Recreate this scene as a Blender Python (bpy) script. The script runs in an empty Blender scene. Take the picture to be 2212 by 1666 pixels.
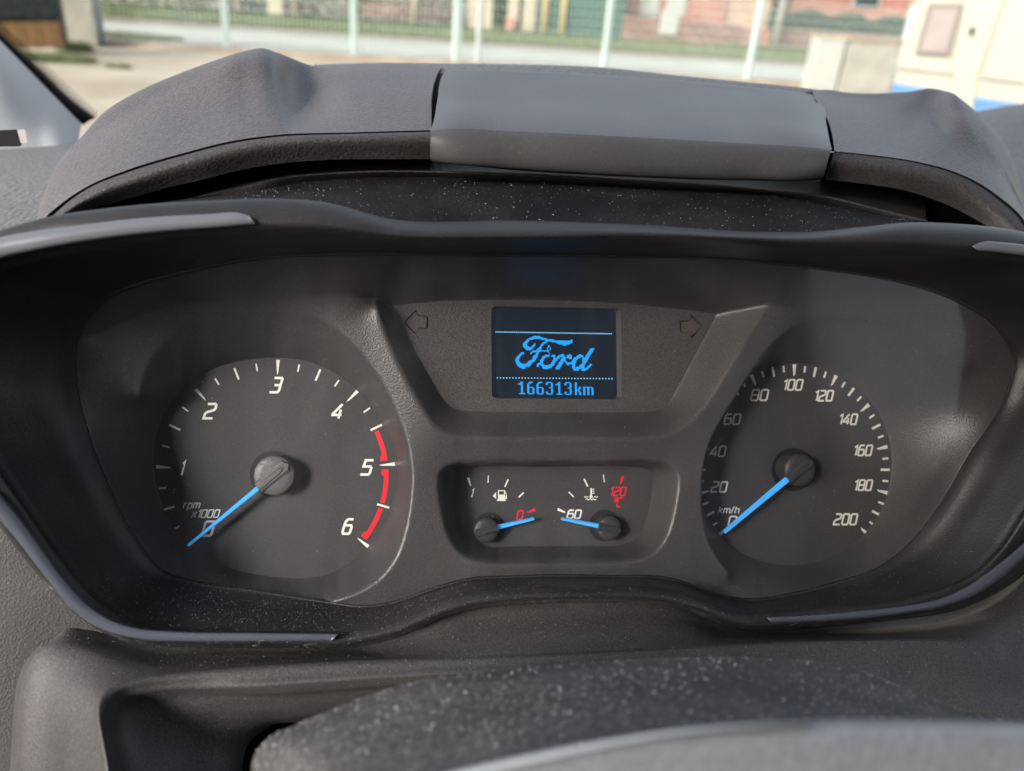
import bpy, bmesh, math, random
import numpy as np
from mathutils import Matrix, Vector

random.seed(7); RNG = np.random.default_rng(7)
S = bpy.context.scene
C = S.collection
rad = math.radians
# ------------------------------------------------------------------ camera
FPX, W0, H0 = 1700.0, 2212.0, 1666.0          # focal length in px of a 2212 px wide frame
PITCH, ROLL = rad(27.0), rad(4.6)
CAM = np.array([0.0, 0.0, 1.80])
fwd = np.array([0, math.cos(PITCH), -math.sin(PITCH)])
r0 = np.array([1.0, 0, 0]); u0 = np.array([0, math.sin(PITCH), math.cos(PITCH)])
right = r0 * math.cos(ROLL) + u0 * math.sin(ROLL)
up = u0 * math.cos(ROLL) - r0 * math.sin(ROLL)
cd = bpy.data.cameras.new('camera'); cam = bpy.data.objects.new('camera', cd); C.objects.link(cam)
m = Matrix.Identity(4)
for i in range(3):
    m[i][0] = right[i]; m[i][1] = up[i]; m[i][2] = -fwd[i]; m[i][3] = CAM[i]
cam.matrix_world = m
cd.sensor_width = 36; cd.lens = 36 * FPX / W0; cd.clip_start = 0.01; cd.clip_end = 500
cd.dof.use_dof = True; cd.dof.focus_distance = 0.305; cd.dof.aperture_fstop = 9.0
S.camera = cam
# ------------------------------------------------------------------ light
SUN_DIR = Vector((-0.50, -0.68, 0.48)).normalized()       # towards the sun
S.world = bpy.data.worlds.new('World'); S.world.use_nodes = True
nt = S.world.node_tree; bg = nt.nodes['Background']
sky = nt.nodes.new('ShaderNodeTexSky'); sky.sky_type = 'NISHITA'; sky.sun_disc = False
sky.sun_elevation = math.asin(SUN_DIR.z); sky.sun_rotation = math.atan2(SUN_DIR.x, SUN_DIR.y)
sky.dust_density = 4.0; sky.air_density = 1.0; sky.ozone_density = 0.6
hs = nt.nodes.new('ShaderNodeHueSaturation'); hs.inputs['Saturation'].default_value = 0.5
nt.links.new(sky.outputs[0], hs.inputs['Color']); nt.links.new(hs.outputs[0], bg.inputs[0]); bg.inputs[1].default_value = 0.135
ld = bpy.data.lights.new('sun', 'SUN'); ld.energy = 1.5; ld.angle = rad(12); ld.color = (1.0, 0.97, 0.935)
lo = bpy.data.objects.new('sun', ld); C.objects.link(lo)
lo.rotation_euler = SUN_DIR.to_track_quat('Z', 'Y').to_euler(); lo.location = (0, 0, 6)
S.view_settings.view_transform = 'Standard'; S.view_settings.look = 'None'
S.view_settings.exposure = 1.3; S.view_settings.gamma = 1.0
S.render.engine = 'CYCLES'
S.cycles.max_bounces = 8; S.cycles.transparent_max_bounces = 12; S.cycles.use_denoising = True
S.cycles.caustics_reflective = False; S.cycles.caustics_refractive = False

# ------------------------------------------------------------------ frames
D0, PSI = 0.327, rad(9.7)                     # instrument plane: 327 mm ahead, right side farther
cP, sP = math.cos(PSI), math.sin(PSI)
def world(c):                                 # camera coords (right, down, depth) -> world
    c = np.asarray(c, float)
    return CAM + c[..., 0:1] * right - c[..., 1:2] * up + c[..., 2:3] * fwd
def loc(p):                                   # (u, v, z mm) -> instrument-plane coords x, y(down), z (m)
    p = np.asarray(p, float); z = p[..., 2] / 1000.0
    rx = (p[..., 0] - W0 / 2) / FPX; ry = (p[..., 1] - H0 / 2) / FPX
    t = (D0 * cP - z) / (cP - rx * sP)
    return np.stack([t * rx * cP + (t - D0) * sP, t * ry, z], -1)
def l2w(q):                                   # instrument-plane coords -> world
    q = np.asarray(q, float)
    c = np.stack([q[..., 0] * cP + q[..., 2] * sP, q[..., 1], D0 + q[..., 0] * sP - q[..., 2] * cP], -1)
    return world(c)
def W(p): return l2w(loc(p))
def ray(u, v):
    d = world(np.array([(u - W0 / 2) / FPX, (v - H0 / 2) / FPX, 1.0])) - CAM
    return d / np.linalg.norm(d)
def G(u, v, z=0.0):                           # point of a horizontal plane seen at (u, v)
    d = ray(u, v); return CAM + d * ((z - CAM[2]) / d[2])
def c1(x, y): return (0.5 * x, 0.5 * y)
def c2(x, y): return (1106 + 0.5 * x, 0.5 * y)
def c3(x, y): return (108.4 + 0.4882 * x, 542.2 + 0.4882 * y)
def c4(x, y): return (1409.6 + 0.4881 * x, 542.2 + 0.4881 * y)
def c5(x, y): return (813.2 + 0.3431 * x, 596.4 + 0.3431 * y)
def c6(x, y): return (894.6 + 0.2819 * x, 975.9 + 0.2819 * y)
def c7(x, y): return (0.5 * x, 1084.3 + 0.5 * y)
def c8(x, y): return (1106 + 0.5 * x, 1084.3 + 0.5 * y)
def cv(f, pts, z=None):
    out = []
    for p in pts:
        q = f(p[0], p[1]); out.append((q[0], q[1], p[2] if len(p) > 2 else z))
    return out

# ------------------------------------------------------------------ materials
def newmat(name):
    m = bpy.data.materials.new(name); m.use_nodes = True
    return m, m.node_tree, m.node_tree.nodes['Principled BSDF']
def N(nt, t, **k):
    n = nt.nodes.new('ShaderNode' + t)
    for a, b in k.items(): setattr(n, a, b)
    return n
def plastic(name, col, rough=0.5, grain=0.0, gscale=1400, dust=0.0, dscale=900, var=0.25, spec=0.5, gdist=0.0002, dcol=(0.30, 0.27, 0.24), speck=0.22):
    m, nt, b = newmat(name); L = nt.links.new
    tc = N(nt, 'TexCoord'); b.inputs['Specular IOR Level'].default_value = spec
    n1 = N(nt, 'TexNoise'); n1.inputs['Scale'].default_value = 28; n1.inputs['Detail'].default_value = 5
    L(tc.outputs['Object'], n1.inputs['Vector'])
    mx = N(nt, 'Mix', data_type='RGBA'); mx.inputs[6].default_value = (*[c * (1 - var) for c in col], 1)
    mx.inputs[7].default_value = (*[c * (1 + var) for c in col], 1); L(n1.outputs[0], mx.inputs[0])
    last = mx.outputs[2]
    if speck > 0:                               # pits of the moulded grain: small-scale tone variation
        ns = N(nt, 'TexNoise'); ns.inputs['Scale'].default_value = gscale * 1.1; ns.inputs['Detail'].default_value = 2; ns.inputs['Roughness'].default_value = 0.7
        L(tc.outputs['Object'], ns.inputs['Vector'])
        rs = N(nt, 'MapRange'); rs.inputs[1].default_value = 0.32; rs.inputs[2].default_value = 0.68; rs.inputs[3].default_value = 1 - speck; rs.inputs[4].default_value = 1 + speck
        L(ns.outputs[0], rs.inputs[0]); vm = N(nt, 'VectorMath', operation='SCALE'); L(last, vm.inputs[0]); L(rs.outputs[0], vm.inputs['Scale']); last = vm.outputs[0]
    if dust > 0:                                # fine dust film and specks, patchy
        n2 = N(nt, 'TexNoise'); n2.inputs['Scale'].default_value = dscale; n2.inputs['Detail'].default_value = 3
        n2.inputs['Roughness'].default_value = 0.7
        L(tc.outputs['Object'], n2.inputs['Vector'])
        r = N(nt, 'ValToRGB'); r.color_ramp.elements[0].position = 0.60; r.color_ramp.elements[1].position = 0.74
        L(n2.outputs[0], r.inputs[0])
        n3 = N(nt, 'TexNoise'); n3.inputs['Scale'].default_value = 45; n3.inputs['Detail'].default_value = 4
        L(tc.outputs['Object'], n3.inputs['Vector'])
        r3 = N(nt, 'ValToRGB'); r3.color_ramp.elements[0].position = 0.38; r3.color_ramp.elements[1].position = 0.66
        L(n3.outputs[0], r3.inputs[0])
        mu = N(nt, 'Math', operation='MULTIPLY'); L(r.outputs[0], mu.inputs[0]); L(r3.outputs[0], mu.inputs[1])
        m2 = N(nt, 'Math', operation='MULTIPLY_ADD'); L(mu.outputs[0], m2.inputs[0]); m2.inputs[1].default_value = dust; 
        m3 = N(nt, 'Math', operation='MULTIPLY'); L(r3.outputs[0], m3.inputs[0]); m3.inputs[1].default_value = dust * 0.10
        L(m3.outputs[0], m2.inputs[2])
        md = N(nt, 'Mix', data_type='RGBA'); L(m2.outputs[0], md.inputs[0]); L(last, md.inputs[6])
        md.inputs[7].default_value = (*dcol, 1); last = md.outputs[2]
    L(last, b.inputs['Base Color'])
    rr = N(nt, 'MapRange'); rr.inputs[3].default_value = rough - 0.07; rr.inputs[4].default_value = rough + 0.09
    L(n1.outputs[0], rr.inputs[0]); L(rr.outputs[0], b.inputs['Roughness'])
    if grain > 0:
        v = N(nt, 'TexVoronoi', feature='SMOOTH_F1'); v.inputs['Scale'].default_value = gscale
        n4 = N(nt, 'TexNoise'); n4.inputs['Scale'].default_value = gscale * 0.7; n4.inputs['Detail'].default_value = 2
        L(tc.outputs['Object'], n4.inputs['Vector']); L(tc.outputs['Object'], v.inputs['Vector'])
        a = N(nt, 'Math', operation='ADD'); L(v.outputs[0], a.inputs[0]); L(n4.outputs[0], a.inputs[1])
        bp = N(nt, 'Bump'); bp.inputs['Strength'].default_value = grain; bp.inputs['Distance'].default_value = gdist
        L(a.outputs[0], bp.inputs['Height']); L(bp.outputs[0], b.inputs['Normal'])
    return m
def simple(name, col, rough=0.5, metal=0.0, emit=None, es=1.0, var=0.0, vscale=5, spec=0.5):
    m, nt, b = newmat(name)
    b.inputs['Base Color'].default_value = (*col, 1); b.inputs['Roughness'].default_value = rough
    b.inputs['Metallic'].default_value = metal; b.inputs['Specular IOR Level'].default_value = spec
    if emit: b.inputs['Emission Color'].default_value = (*emit, 1); b.inputs['Emission Strength'].default_value = es
    if var > 0:
        tc = N(nt, 'TexCoord'); n1 = N(nt, 'TexNoise'); n1.inputs['Scale'].default_value = vscale; n1.inputs['Detail'].default_value = 6
        nt.links.new(tc.outputs['Object'], n1.inputs['Vector'])
        mx = N(nt, 'Mix', data_type='RGBA'); mx.inputs[6].default_value = (*[c * (1 - var) for c in col], 1)
        mx.inputs[7].default_value = (*[min(1, c * (1 + var)) for c in col], 1)
        nt.links.new(n1.outputs[0], mx.inputs[0]); nt.links.new(mx.outputs[2], b.inputs['Base Color'])
    return m
M = {}
M['mask'] = plastic('mask_plastic', (0.050, 0.048, 0.050), 0.36, 0.45, 1900, dust=0.25, dscale=1300, speck=0.34)
M['panel'] = plastic('panel_plastic', (0.054, 0.0515, 0.052), 0.48, 0.6, 1700, dust=0.12, dscale=1300, speck=0.5)
M['dial'] = plastic('dial_print', (0.050, 0.0475, 0.050), 0.62, 0.15, 1800, dust=0.10, dscale=1500, spec=0.3, speck=0.2)
M['bezel'] = plastic('bezel_plastic', (0.0185, 0.0182, 0.0195), 0.42, 0.35, 1600, dust=0.30, dscale=1500, spec=0.4)
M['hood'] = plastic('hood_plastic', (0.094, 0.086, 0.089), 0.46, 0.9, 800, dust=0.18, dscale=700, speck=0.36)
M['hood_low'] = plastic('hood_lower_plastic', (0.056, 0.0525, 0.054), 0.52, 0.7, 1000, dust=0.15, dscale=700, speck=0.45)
M['lid'] = plastic('lid_plastic', (0.078, 0.077, 0.080), 0.40, 0.2, 1200, dust=0.2, dscale=500, speck=0.12)
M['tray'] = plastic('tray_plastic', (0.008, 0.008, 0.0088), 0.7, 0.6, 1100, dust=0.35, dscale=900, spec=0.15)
M['lower'] = plastic('lower_panel_plastic', (0.056, 0.0535, 0.055), 0.48, 0.45, 1300, dust=0.45, dscale=800, gdist=0.0002, speck=0.42)
M['dashtop'] = plastic('dash_top_plastic', (0.13, 0.13, 0.13), 0.5, 0.9, 420, dust=0.1, gdist=0.0008, speck=0.4)
M['column'] = plastic('column_plastic', (0.074, 0.073, 0.075), 0.55, 0.9, 500, dust=0.8, dscale=380, gdist=0.0004, speck=0.4)
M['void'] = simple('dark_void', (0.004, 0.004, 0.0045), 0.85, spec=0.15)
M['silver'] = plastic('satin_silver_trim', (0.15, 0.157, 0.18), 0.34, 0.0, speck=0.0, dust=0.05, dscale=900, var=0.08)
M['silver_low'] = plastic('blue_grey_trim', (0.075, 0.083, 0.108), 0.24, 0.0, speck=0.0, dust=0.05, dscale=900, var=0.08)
M['print'] = simple('white_print', (0.80, 0.78, 0.72), 0.6)
M['red'] = simple('red_print', (0.75, 0.012, 0.03), 0.5)
M['needle'] = simple('blue_needle', (0.06, 0.36, 0.82), 0.35, emit=(0.05, 0.36, 0.85), es=0.16)
M['hub'] = plastic('hub_plastic', (0.10, 0.095, 0.10), 0.42, 0.6, 2200, var=0.1, speck=0.35)
M['hubdark'] = plastic('hub_plastic_dark', (0.035, 0.035, 0.037), 0.42, 0.6, 2200, var=0.1, speck=0.35)
M['hole'] = simple('hole_black', (0.006, 0.006, 0.007), 0.7)
M['faint'] = plastic('hidden_lamp_print', (0.026, 0.025, 0.025), 0.5)
M['lcd'] = simple('screen_glass', (0.006, 0.008, 0.011), 0.3, emit=(0.0035, 0.008, 0.015), es=0.5)
M['pix'] = simple('screen_blue_pixels', (0.005, 0.05, 0.1), 0.5, emit=(0.004, 0.36, 1.0), es=0.44)
M['dot'] = simple('screen_dots', (0.1, 0.2, 0.3), 0.4, emit=(0.22, 0.60, 0.95), es=0.5)
M['dust'] = simple('dust_flakes', (0.50, 0.48, 0.45), 0.8)
M['dust_dark'] = simple('dust_flakes_dull', (0.26, 0.23, 0.19), 0.9)

# ------------------------------------------------------------------ object helpers
def put(name, verts, faces, mat, parent=None, smooth=True, label=None, kind=None, cat=None, group=None):
    verts = np.asarray(verts, float)
    c = (verts.min(0) + verts.max(0)) / 2
    me = bpy.data.meshes.new(name)
    v = (verts - c).astype(np.float32)
    fl = np.array([len(f) for f in faces]) if not isinstance(faces, np.ndarray) else np.full(len(faces), faces.shape[1])
    idx = np.concatenate([np.asarray(f) for f in faces]) if not isinstance(faces, np.ndarray) else faces.ravel()
    me.vertices.add(len(v)); me.vertices.foreach_set('co', v.ravel())
    me.loops.add(len(idx)); me.loops.foreach_set('vertex_index', idx.astype(np.int32))
    me.polygons.add(len(fl)); st = np.concatenate([[0], np.cumsum(fl)[:-1]])
    me.polygons.foreach_set('loop_start', st.astype(np.int32)); me.polygons.foreach_set('loop_total', fl.astype(np.int32))
    me.update(calc_edges=True); me.validate()
    me.polygons.foreach_set('use_smooth', np.full(len(me.polygons), smooth))
    me.materials.append(mat)
    o = bpy.data.objects.new(name, me); C.objects.link(o)
    base = Vector(c)
    if parent is not None:
        o.parent = parent; q = parent; off = Vector((0, 0, 0))
        while q is not None: off += q.location; q = q.parent
        base = base - off
    o.location = base
    if label: o['label'] = label
    if kind: o['kind'] = kind
    if cat: o['category'] = cat
    if group: o['group'] = group
    return o
def thing(name, label, cat, at, group=None):
    o = bpy.data.objects.new(name, None); C.objects.link(o); o.location = Vector(at); o.empty_display_size = 0.02
    o['label'] = label; o['category'] = cat
    if group: o['group'] = group
    return o
def catmull(P, n, closed=False):
    P = np.asarray(P, float)
    if closed: Q = np.vstack([P[-1], P, P[0], P[1]])
    else: Q = np.vstack([2 * P[0] - P[1], P, 2 * P[-1] - P[-2]])
    out = []
    for i in range(1, len(Q) - 2):
        t = np.linspace(0, 1, 14, endpoint=False)[:, None]
        a, b, c, d = Q[i - 1], Q[i], Q[i + 1], Q[i + 2]
        # centripetal-ish tangents limited by neighbour spans
        lb = np.linalg.norm((c - b)[:2]) + 1e-9; la = np.linalg.norm((b - a)[:2]) + 1e-9; lc = np.linalg.norm((d - c)[:2]) + 1e-9
        m1 = ((b - a) / la * lb + (c - b) / lb * la) / (la + lb) * lb
        m2 = ((c - b) / lb * lc + (d - c) / lc * lb) / (lb + lc) * lb
        out.append((2 * t**3 - 3 * t**2 + 1) * b + (t**3 - 2 * t**2 + t) * m1 + (-2 * t**3 + 3 * t**2) * c + (t**3 - t**2) * m2)
    R = np.vstack(out + [Q[-2][None]])
    s = np.concatenate([[0], np.cumsum(np.linalg.norm(np.diff(R[:, :2], axis=0), axis=1) + 1e-9)])
    k = np.linspace(0, s[-1], n + 1 if closed else n)
    if closed: k = k[:-1]
    return np.stack([np.interp(k, s, R[:, j]) for j in range(R.shape[1])], -1)
def rows_interp(R, nv, sharp=()):
    """R: list of (n,3) rows; smooth across rows, broken at sharp indices -> list of patches"""
    R = np.asarray(R); cuts = [0] + [s for s in sharp] + [len(R) - 1]
    out = []
    for a, b in zip(cuts[:-1], cuts[1:]):
        g = R[a:b + 1]; rows = []
        if len(g) == 2:
            for t in np.linspace(0, 1, nv + 1): rows.append(g[0] * (1 - t) + g[1] * t)
        else:
            Q = np.concatenate([[2 * g[0] - g[1]], g, [2 * g[-1] - g[-2]]])
            for i in range(1, len(Q) - 2):
                lb = np.linalg.norm(Q[i + 1] - Q[i], axis=1)[:, None] + 1e-9
                la = np.linalg.norm(Q[i] - Q[i - 1], axis=1)[:, None] + 1e-9
                lc = np.linalg.norm(Q[i + 2] - Q[i + 1], axis=1)[:, None] + 1e-9
                m1 = ((Q[i] - Q[i - 1]) / la * lb + (Q[i + 1] - Q[i]) / lb * la) / (la + lb) * lb
                m2 = ((Q[i + 1] - Q[i]) / lb * lc + (Q[i + 2] - Q[i + 1]) / lc * lb) / (lb + lc) * lb
                for t in np.linspace(0, 1, nv, endpoint=False):
                    rows.append((2*t**3-3*t**2+1)*Q[i] + (t**3-2*t**2+t)*m1 + (-2*t**3+3*t**2)*Q[i+1] + (t**3-t**2)*m2)
            rows.append(g[-1])
        out.append(np.array(rows))
    return out
def grid_faces(nr, nc, closed=False, off=0):
    i = np.arange(nr - 1)[:, None]; j = np.arange(nc if closed else nc - 1)[None, :]
    j2 = (j + 1) % nc
    f = np.stack([i * nc + j, i * nc + j2, (i + 1) * nc + j2, (i + 1) * nc + j], -1).reshape(-1, 4)
    return f + off
def loft(name, rows, mat, parent=None, nu=160, nv=8, sharp=(), tocoord=W, **k):
    R = [tocoord(catmull(r, nu)) for r in rows]
    V, F, off = [], [], 0
    for p in rows_interp(R, nv, sharp):
        V.append(p.reshape(-1, 3)); F.append(grid_faces(len(p), p.shape[1], False, off)); off += p.shape[0] * p.shape[1]
    return put(name, np.vstack(V), np.vstack(F), mat, parent, **k)
CX, CY, SX = 1106.0, 905.0, 0.42
def by_angle(loop, nang):
    L = catmull(loop, 1500, closed=True)
    a = np.arctan2((L[:, 1] - CY), (L[:, 0] - CX) * SX)
    k = np.argsort(a); a, L = a[k], L[k]
    a = np.concatenate([a - 2 * np.pi, a, a + 2 * np.pi]); L = np.vstack([L, L, L])
    th = np.linspace(-np.pi, np.pi, nang, endpoint=False)
    return np.stack([np.interp(th, a, L[:, j]) for j in range(3)], -1)
def ring_loft(name, loops, mat, parent=None, nang=700, nv=6, sharp=(), **k):
    R = [W(by_angle(l, nang)) for l in loops]
    V, F, off = [], [], 0
    for p in rows_interp(R, nv, sharp):
        V.append(p.reshape(-1, 3)); F.append(grid_faces(len(p), p.shape[1], True, off)); off += p.shape[0] * p.shape[1]
    return put(name, np.vstack(V), np.vstack(F), mat, parent, **k)
def inside(P, X, Y):
    """point in polygon, vectorised"""
    P = np.asarray(P)[:, :2]; r = np.zeros(X.shape, bool)
    for (x1, y1), (x2, y2) in zip(P, np.roll(P, -1, 0)):
        if y1 == y2: continue
        c = ((Y < y1) != (Y < y2)) & (X < (x2 - x1) * (Y - y1) / (y2 - y1) + x1); r ^= c
    return r
def laplace(x0, x1, y0, y1, dx, lines, fills, levels=4, iters=(900, 400, 260, 200)):
    """height field through feature lines (plane coords, z) and filled areas"""
    Z = None
    for lv in range(levels):
        h = dx * 2 ** (levels - 1 - lv)
        nx, ny = int(round((x1 - x0) / h)) + 1, int(round((y1 - y0) / h)) + 1
        X, Y = np.meshgrid(x0 + np.arange(nx) * h, y0 + np.arange(ny) * h)
        val = np.zeros((ny, nx)); cnt = np.zeros((ny, nx)); fixed = np.zeros((ny, nx), bool)
        for P in lines:
            L = catmull(P, max(60, int(1.2 / dx * 0.1)) * 8)
            ix = np.round((L[:, 0] - x0) / h).astype(int); iy = np.round((L[:, 1] - y0) / h).astype(int)
            ok = (ix >= 0) & (iy >= 0) & (ix < nx) & (iy < ny)
            np.add.at(val, (iy[ok], ix[ok]), L[ok, 2]); np.add.at(cnt, (iy[ok], ix[ok]), 1)
        fixed = cnt > 0; val[fixed] /= cnt[fixed]
        for P, z in fills:
            k = inside(P, X, Y); fixed |= k; val[k] = z
        if Z is None: Z = np.full((ny, nx), val[fixed].mean())
        else:
            iy = np.clip(np.arange(ny) / 2, 0, Z.shape[0] - 1); ix = np.clip(np.arange(nx) / 2, 0, Z.shape[1] - 1)
            a = np.floor(iy).astype(int); b = np.minimum(a + 1, Z.shape[0] - 1); t = (iy - a)[:, None]
            Z = Z[a] * (1 - t) + Z[b] * t
            a = np.floor(ix).astype(int); b = np.minimum(a + 1, Z.shape[1] - 1); t = (ix - a)[None]
            Z = Z[:, a] * (1 - t) + Z[:, b] * t
        Z[fixed] = val[fixed]
        for _ in range(iters[lv]):
            P_ = np.pad(Z, 1, mode='edge')
            Zn = 0.25 * (P_[:-2, 1:-1] + P_[2:, 1:-1] + P_[1:-1, :-2] + P_[1:-1, 2:])
            Zn[fixed] = val[fixed]; Z = Zn
    return X, Y, Z
def blur(Z, s):
    r = int(3 * s) + 1; k = np.exp(-0.5 * (np.arange(-r, r + 1) / s) ** 2); k /= k.sum()
    for ax in (0, 1):
        P_ = np.pad(Z, [(r, r) if i == ax else (0, 0) for i in (0, 1)], mode='edge')
        Z = sum(k[i] * (P_[i:i + Z.shape[0]] if ax == 0 else P_[:, i:i + Z.shape[1]]) for i in range(2 * r + 1))
    return Z
def field_mesh(name, X, Y, Z, keep, mat, parent, **k):
    V = l2w(np.stack([X, Y, Z], -1)).reshape(-1, 3); F = grid_faces(*X.shape)
    kc = keep.reshape(-1); F = F[kc[F].all(1)]
    used = np.zeros(len(V), bool); used[F.ravel()] = True; mp = np.cumsum(used) - 1
    return put(name, V[used], mp[F], mat, parent, **k)
def poly_fill(loops):
    """triangulated flat area between loops of 2-D points"""
    bm = bmesh.new(); edges = []
    for L in loops:
        vs = [bm.verts.new((p[0], p[1], 0)) for p in L]
        edges += [bm.edges.new((vs[i], vs[(i + 1) % len(vs)])) for i in range(len(vs))]
    bmesh.ops.triangle_fill(bm, edges=edges, use_beauty=True)
    bm.verts.index_update()
    V = np.array([v.co[:2] for v in bm.verts]); F = [[v.index for v in f.verts] for f in bm.faces]
    bm.free(); return V, F
def plate(name, outer, mat, parent, holes=(), z=0.0, wall=0.0, tocoord=l2w, **k):
    """flat plate in the instrument plane (outer/holes: plane coords), walls of its edges going back by `wall` m"""
    V2, F = poly_fill([outer] + list(holes))
    V = [tuple(p) + (z,) for p in V2]; F = [f if True else f for f in F]
    F = [list(f) for f in F]
    if wall:
        for L in [outer] + list(holes):
            b = len(V); n = len(L)
            V += [(p[0], p[1], z) for p in L] + [(p[0], p[1], z - wall) for p in L]
            F += [[b + i, b + (i + 1) % n, b + n + (i + 1) % n, b + n + i] for i in range(n)]
    return put(name, tocoord(np.array(V)), F, mat, parent, smooth=False, **k)
def pl(f, pts, z):                            # crop px -> plane coords at height z (mm)
    return loc(np.array(cv(f, pts, z)))[:, :2]
def roundpoly(P, r, n=5):
    P = np.asarray(P, float); out = []
    for i in range(len(P)):
        a, b, c = P[i - 1], P[i], P[(i + 1) % len(P)]
        d1 = (a - b); d2 = (c - b); l1, l2 = np.linalg.norm(d1), np.linalg.norm(d2)
        q = min(r, l1 * 0.45, l2 * 0.45); p1 = b + d1 / l1 * q; p2 = b + d2 / l2 * q
        for t in np.linspace(0, 1, n): out.append((1 - t) ** 2 * p1 + 2 * t * (1 - t) * b + t * t * p2)
    return np.array(out)

# ================================================================== INSTRUMENT CLUSTER
cluster = thing('instrument_cluster', 'dark grey instrument cluster with two round gauges and a blue lit display behind clear cover', 'instrument cluster', W(np.array([1106., 1300., 0.])))
A_LOOP = [(235,640,38),(300,612,40),(380,590,42),(470,571,43),(560,556,44),(700,548,45),(900,547,45),(1106,549,45),(1400,553,45),(1600,560,44),(1750,576,43),(1850,589,42),(1946,607,40),(2068,648,38),(2150,700,35),(2190,765,33),(2175,860,31),(2095,990,29),(2030,1100,26),(1966,1179,23),(1906,1226,22),(1806,1262,21),(1700,1288,20),(1620,1298,20),(1540,1285,20),(1456,1255,20),(1300,1247,20),(1106,1248,20),(1010,1254,20),(930,1276,20),(850,1303,20),(790,1312,20),(700,1302,17),(560,1280,15),(420,1260,17),(350,1237,19),(290,1165,22),(230,1050,26),(185,930,28),(160,820,31),(163,740,34),(190,685,36)]
Aw = loc(np.array(A_LOOP, float)); Aw_c = catmull(Aw, 900, closed=True)
mm = 0.001
def ln(f, pts, z=None):
    q = loc(np.array(cv(f, pts, z), float)); return q
ident = lambda x, y: (x, y)
tach_out = [(395,640),(420,540),(465,450),(530,360),(620,300),(720,275),(850,262),(960,262),(1080,270),(1160,285),(1240,325),(1330,400),(1400,480),(1470,590),(1530,720),(1575,860),(1592,980),(1585,1120),(1560,1260),(1520,1370),(1450,1455),(1370,1505),(1300,1535),(1240,1560)]
tach_in = [(1008,478),(1110,487),(1200,515),(1320,585),(1430,700),(1500,830),(1530,960),(1522,1100),(1480,1210),(1400,1315),(1310,1390),(1220,1435),(1100,1452),(950,1445),(800,1410),(680,1355),(585,1270),(505,1150),(462,1000),(462,850),(510,710),(600,600),(730,525),(870,487)]
sp_out = [(980,360),(880,320),(750,305),(640,325),(560,385),(480,480),(400,610),(330,730),(262,850),(232,960),(222,1080),(228,1200),(252,1300),(295,1380),(345,1435)]
th = np.linspace(0, 2 * np.pi, 36, endpoint=False)
sp_in = [(622 + 437 * math.cos(t), 955 + (438 if math.sin(t) > 0 else 455) * math.sin(t)) for t in th]
ridge = [(0,150),(40,300),(85,430),(170,620),(300,850),(370,950),(430,995),(520,1012),(700,1014),(1200,1014),(1750,1012),(1880,990),(1960,935),(2060,840),(2212,615),(2330,420),(2480,180)]
inner_panel = [(70,185),(130,290),(250,490),(340,640),(400,745),(440,805),(480,835),(540,850),(700,855),(1200,860),(1700,855),(1770,850),(1820,825),(1860,770),(1950,600),(2050,410),(2145,235),(1900,203),(1600,170),(1350,153),(1100,145),(900,141),(720,142),(560,146),(400,152),(230,166)]
sg_out = [(185,200),(200,160),(240,120),(320,98),(500,92),(1000,88),(1500,90),(1900,98),(1980,128),(2015,180),(2010,300),(1980,480),(1930,640),(1870,730),(1780,790),(1650,825),(1300,842),(900,845),(600,840),(450,820),(340,760),(270,660),(220,480),(190,300)]
sg_in = [(270,170),(300,130),(400,112),(1000,108),(1700,112),(1800,130),(1835,170),(1832,300),(1800,480),(1760,600),(1700,690),(1600,725),(1300,732),(800,735),(500,730),(400,690),(340,600),(300,450),(275,300)]
ZP = 21.0; ZPAN = 12.0
lines = [np.vstack([Aw_c, Aw_c[:1]])]
def close(P): return list(P) + [P[0]]
lines.append(ln(c3, tach_out, ZP)); lines.append(ln(c4, sp_out, ZP))
lines.append(ln(c5, ridge, 24.0)); lines.append(ln(c6, close(sg_out), ZP))
# foot of the upper wall
lines.append(ln(ident, [(200,725,31),(280,690,27),(380,655,24),(520,650,24),(660,643,24),(765,635,24.5)]))
lines.append(ln(ident, [(765,635,24.5),(836,659,ZPAN)])); lines.append(ln(ident, [(1549,676,ZPAN),(1668,655,24.5)]))
lines.append(ln(ident, [(1668,655,24.5),(1760,668,25),(1880,690,27),(1990,728,29),(2090,800,31)]))
f_tach = ln(c3, tach_in, 0.0); f_sp = ln(c4, sp_in, 0.0); f_sg = ln(c6, sg_in, 4.0); f_pan = ln(c5, inner_panel, ZPAN)
cat = lambda P, n=240: catmull(P, n, closed=True)
f_tach, f_sp, f_sg = cat(f_tach), cat(f_sp), cat(f_sg)
fills = [(f_tach, -0.0012), (f_sp, -0.0012), (f_sg, 0.0028), (f_pan, 0.0115)]
X, Y, Z = laplace(-0.20, 0.245, -0.068, 0.096, 0.0004, lines, fills)
grow = lambda P, k: (P - P.mean(0)) * k + P.mean(0)
Zb = blur(Z, 2.2)
out_ = ~inside(grow(Aw_c, 1.008), X, Y); Zb = np.where(out_, Zb - 0.002, Zb)
keep = inside(grow(Aw_c, 1.02), X, Y) & ~inside(grow(f_tach, 0.97), X, Y) & ~inside(grow(f_sp, 0.97), X, Y) & ~inside(grow(f_sg, 0.95), X, Y) & ~inside(grow(f_pan, 0.93), X, Y)
mask = field_mesh('surround_mask', X, Y, Zb, keep, M['mask'], cluster, label='moulded dark grey surround with recesses for the gauges')

plate('rear_housing', grow(Aw_c[::6, :2], 1.06), M['hole'], cluster, z=-0.004)
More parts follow.
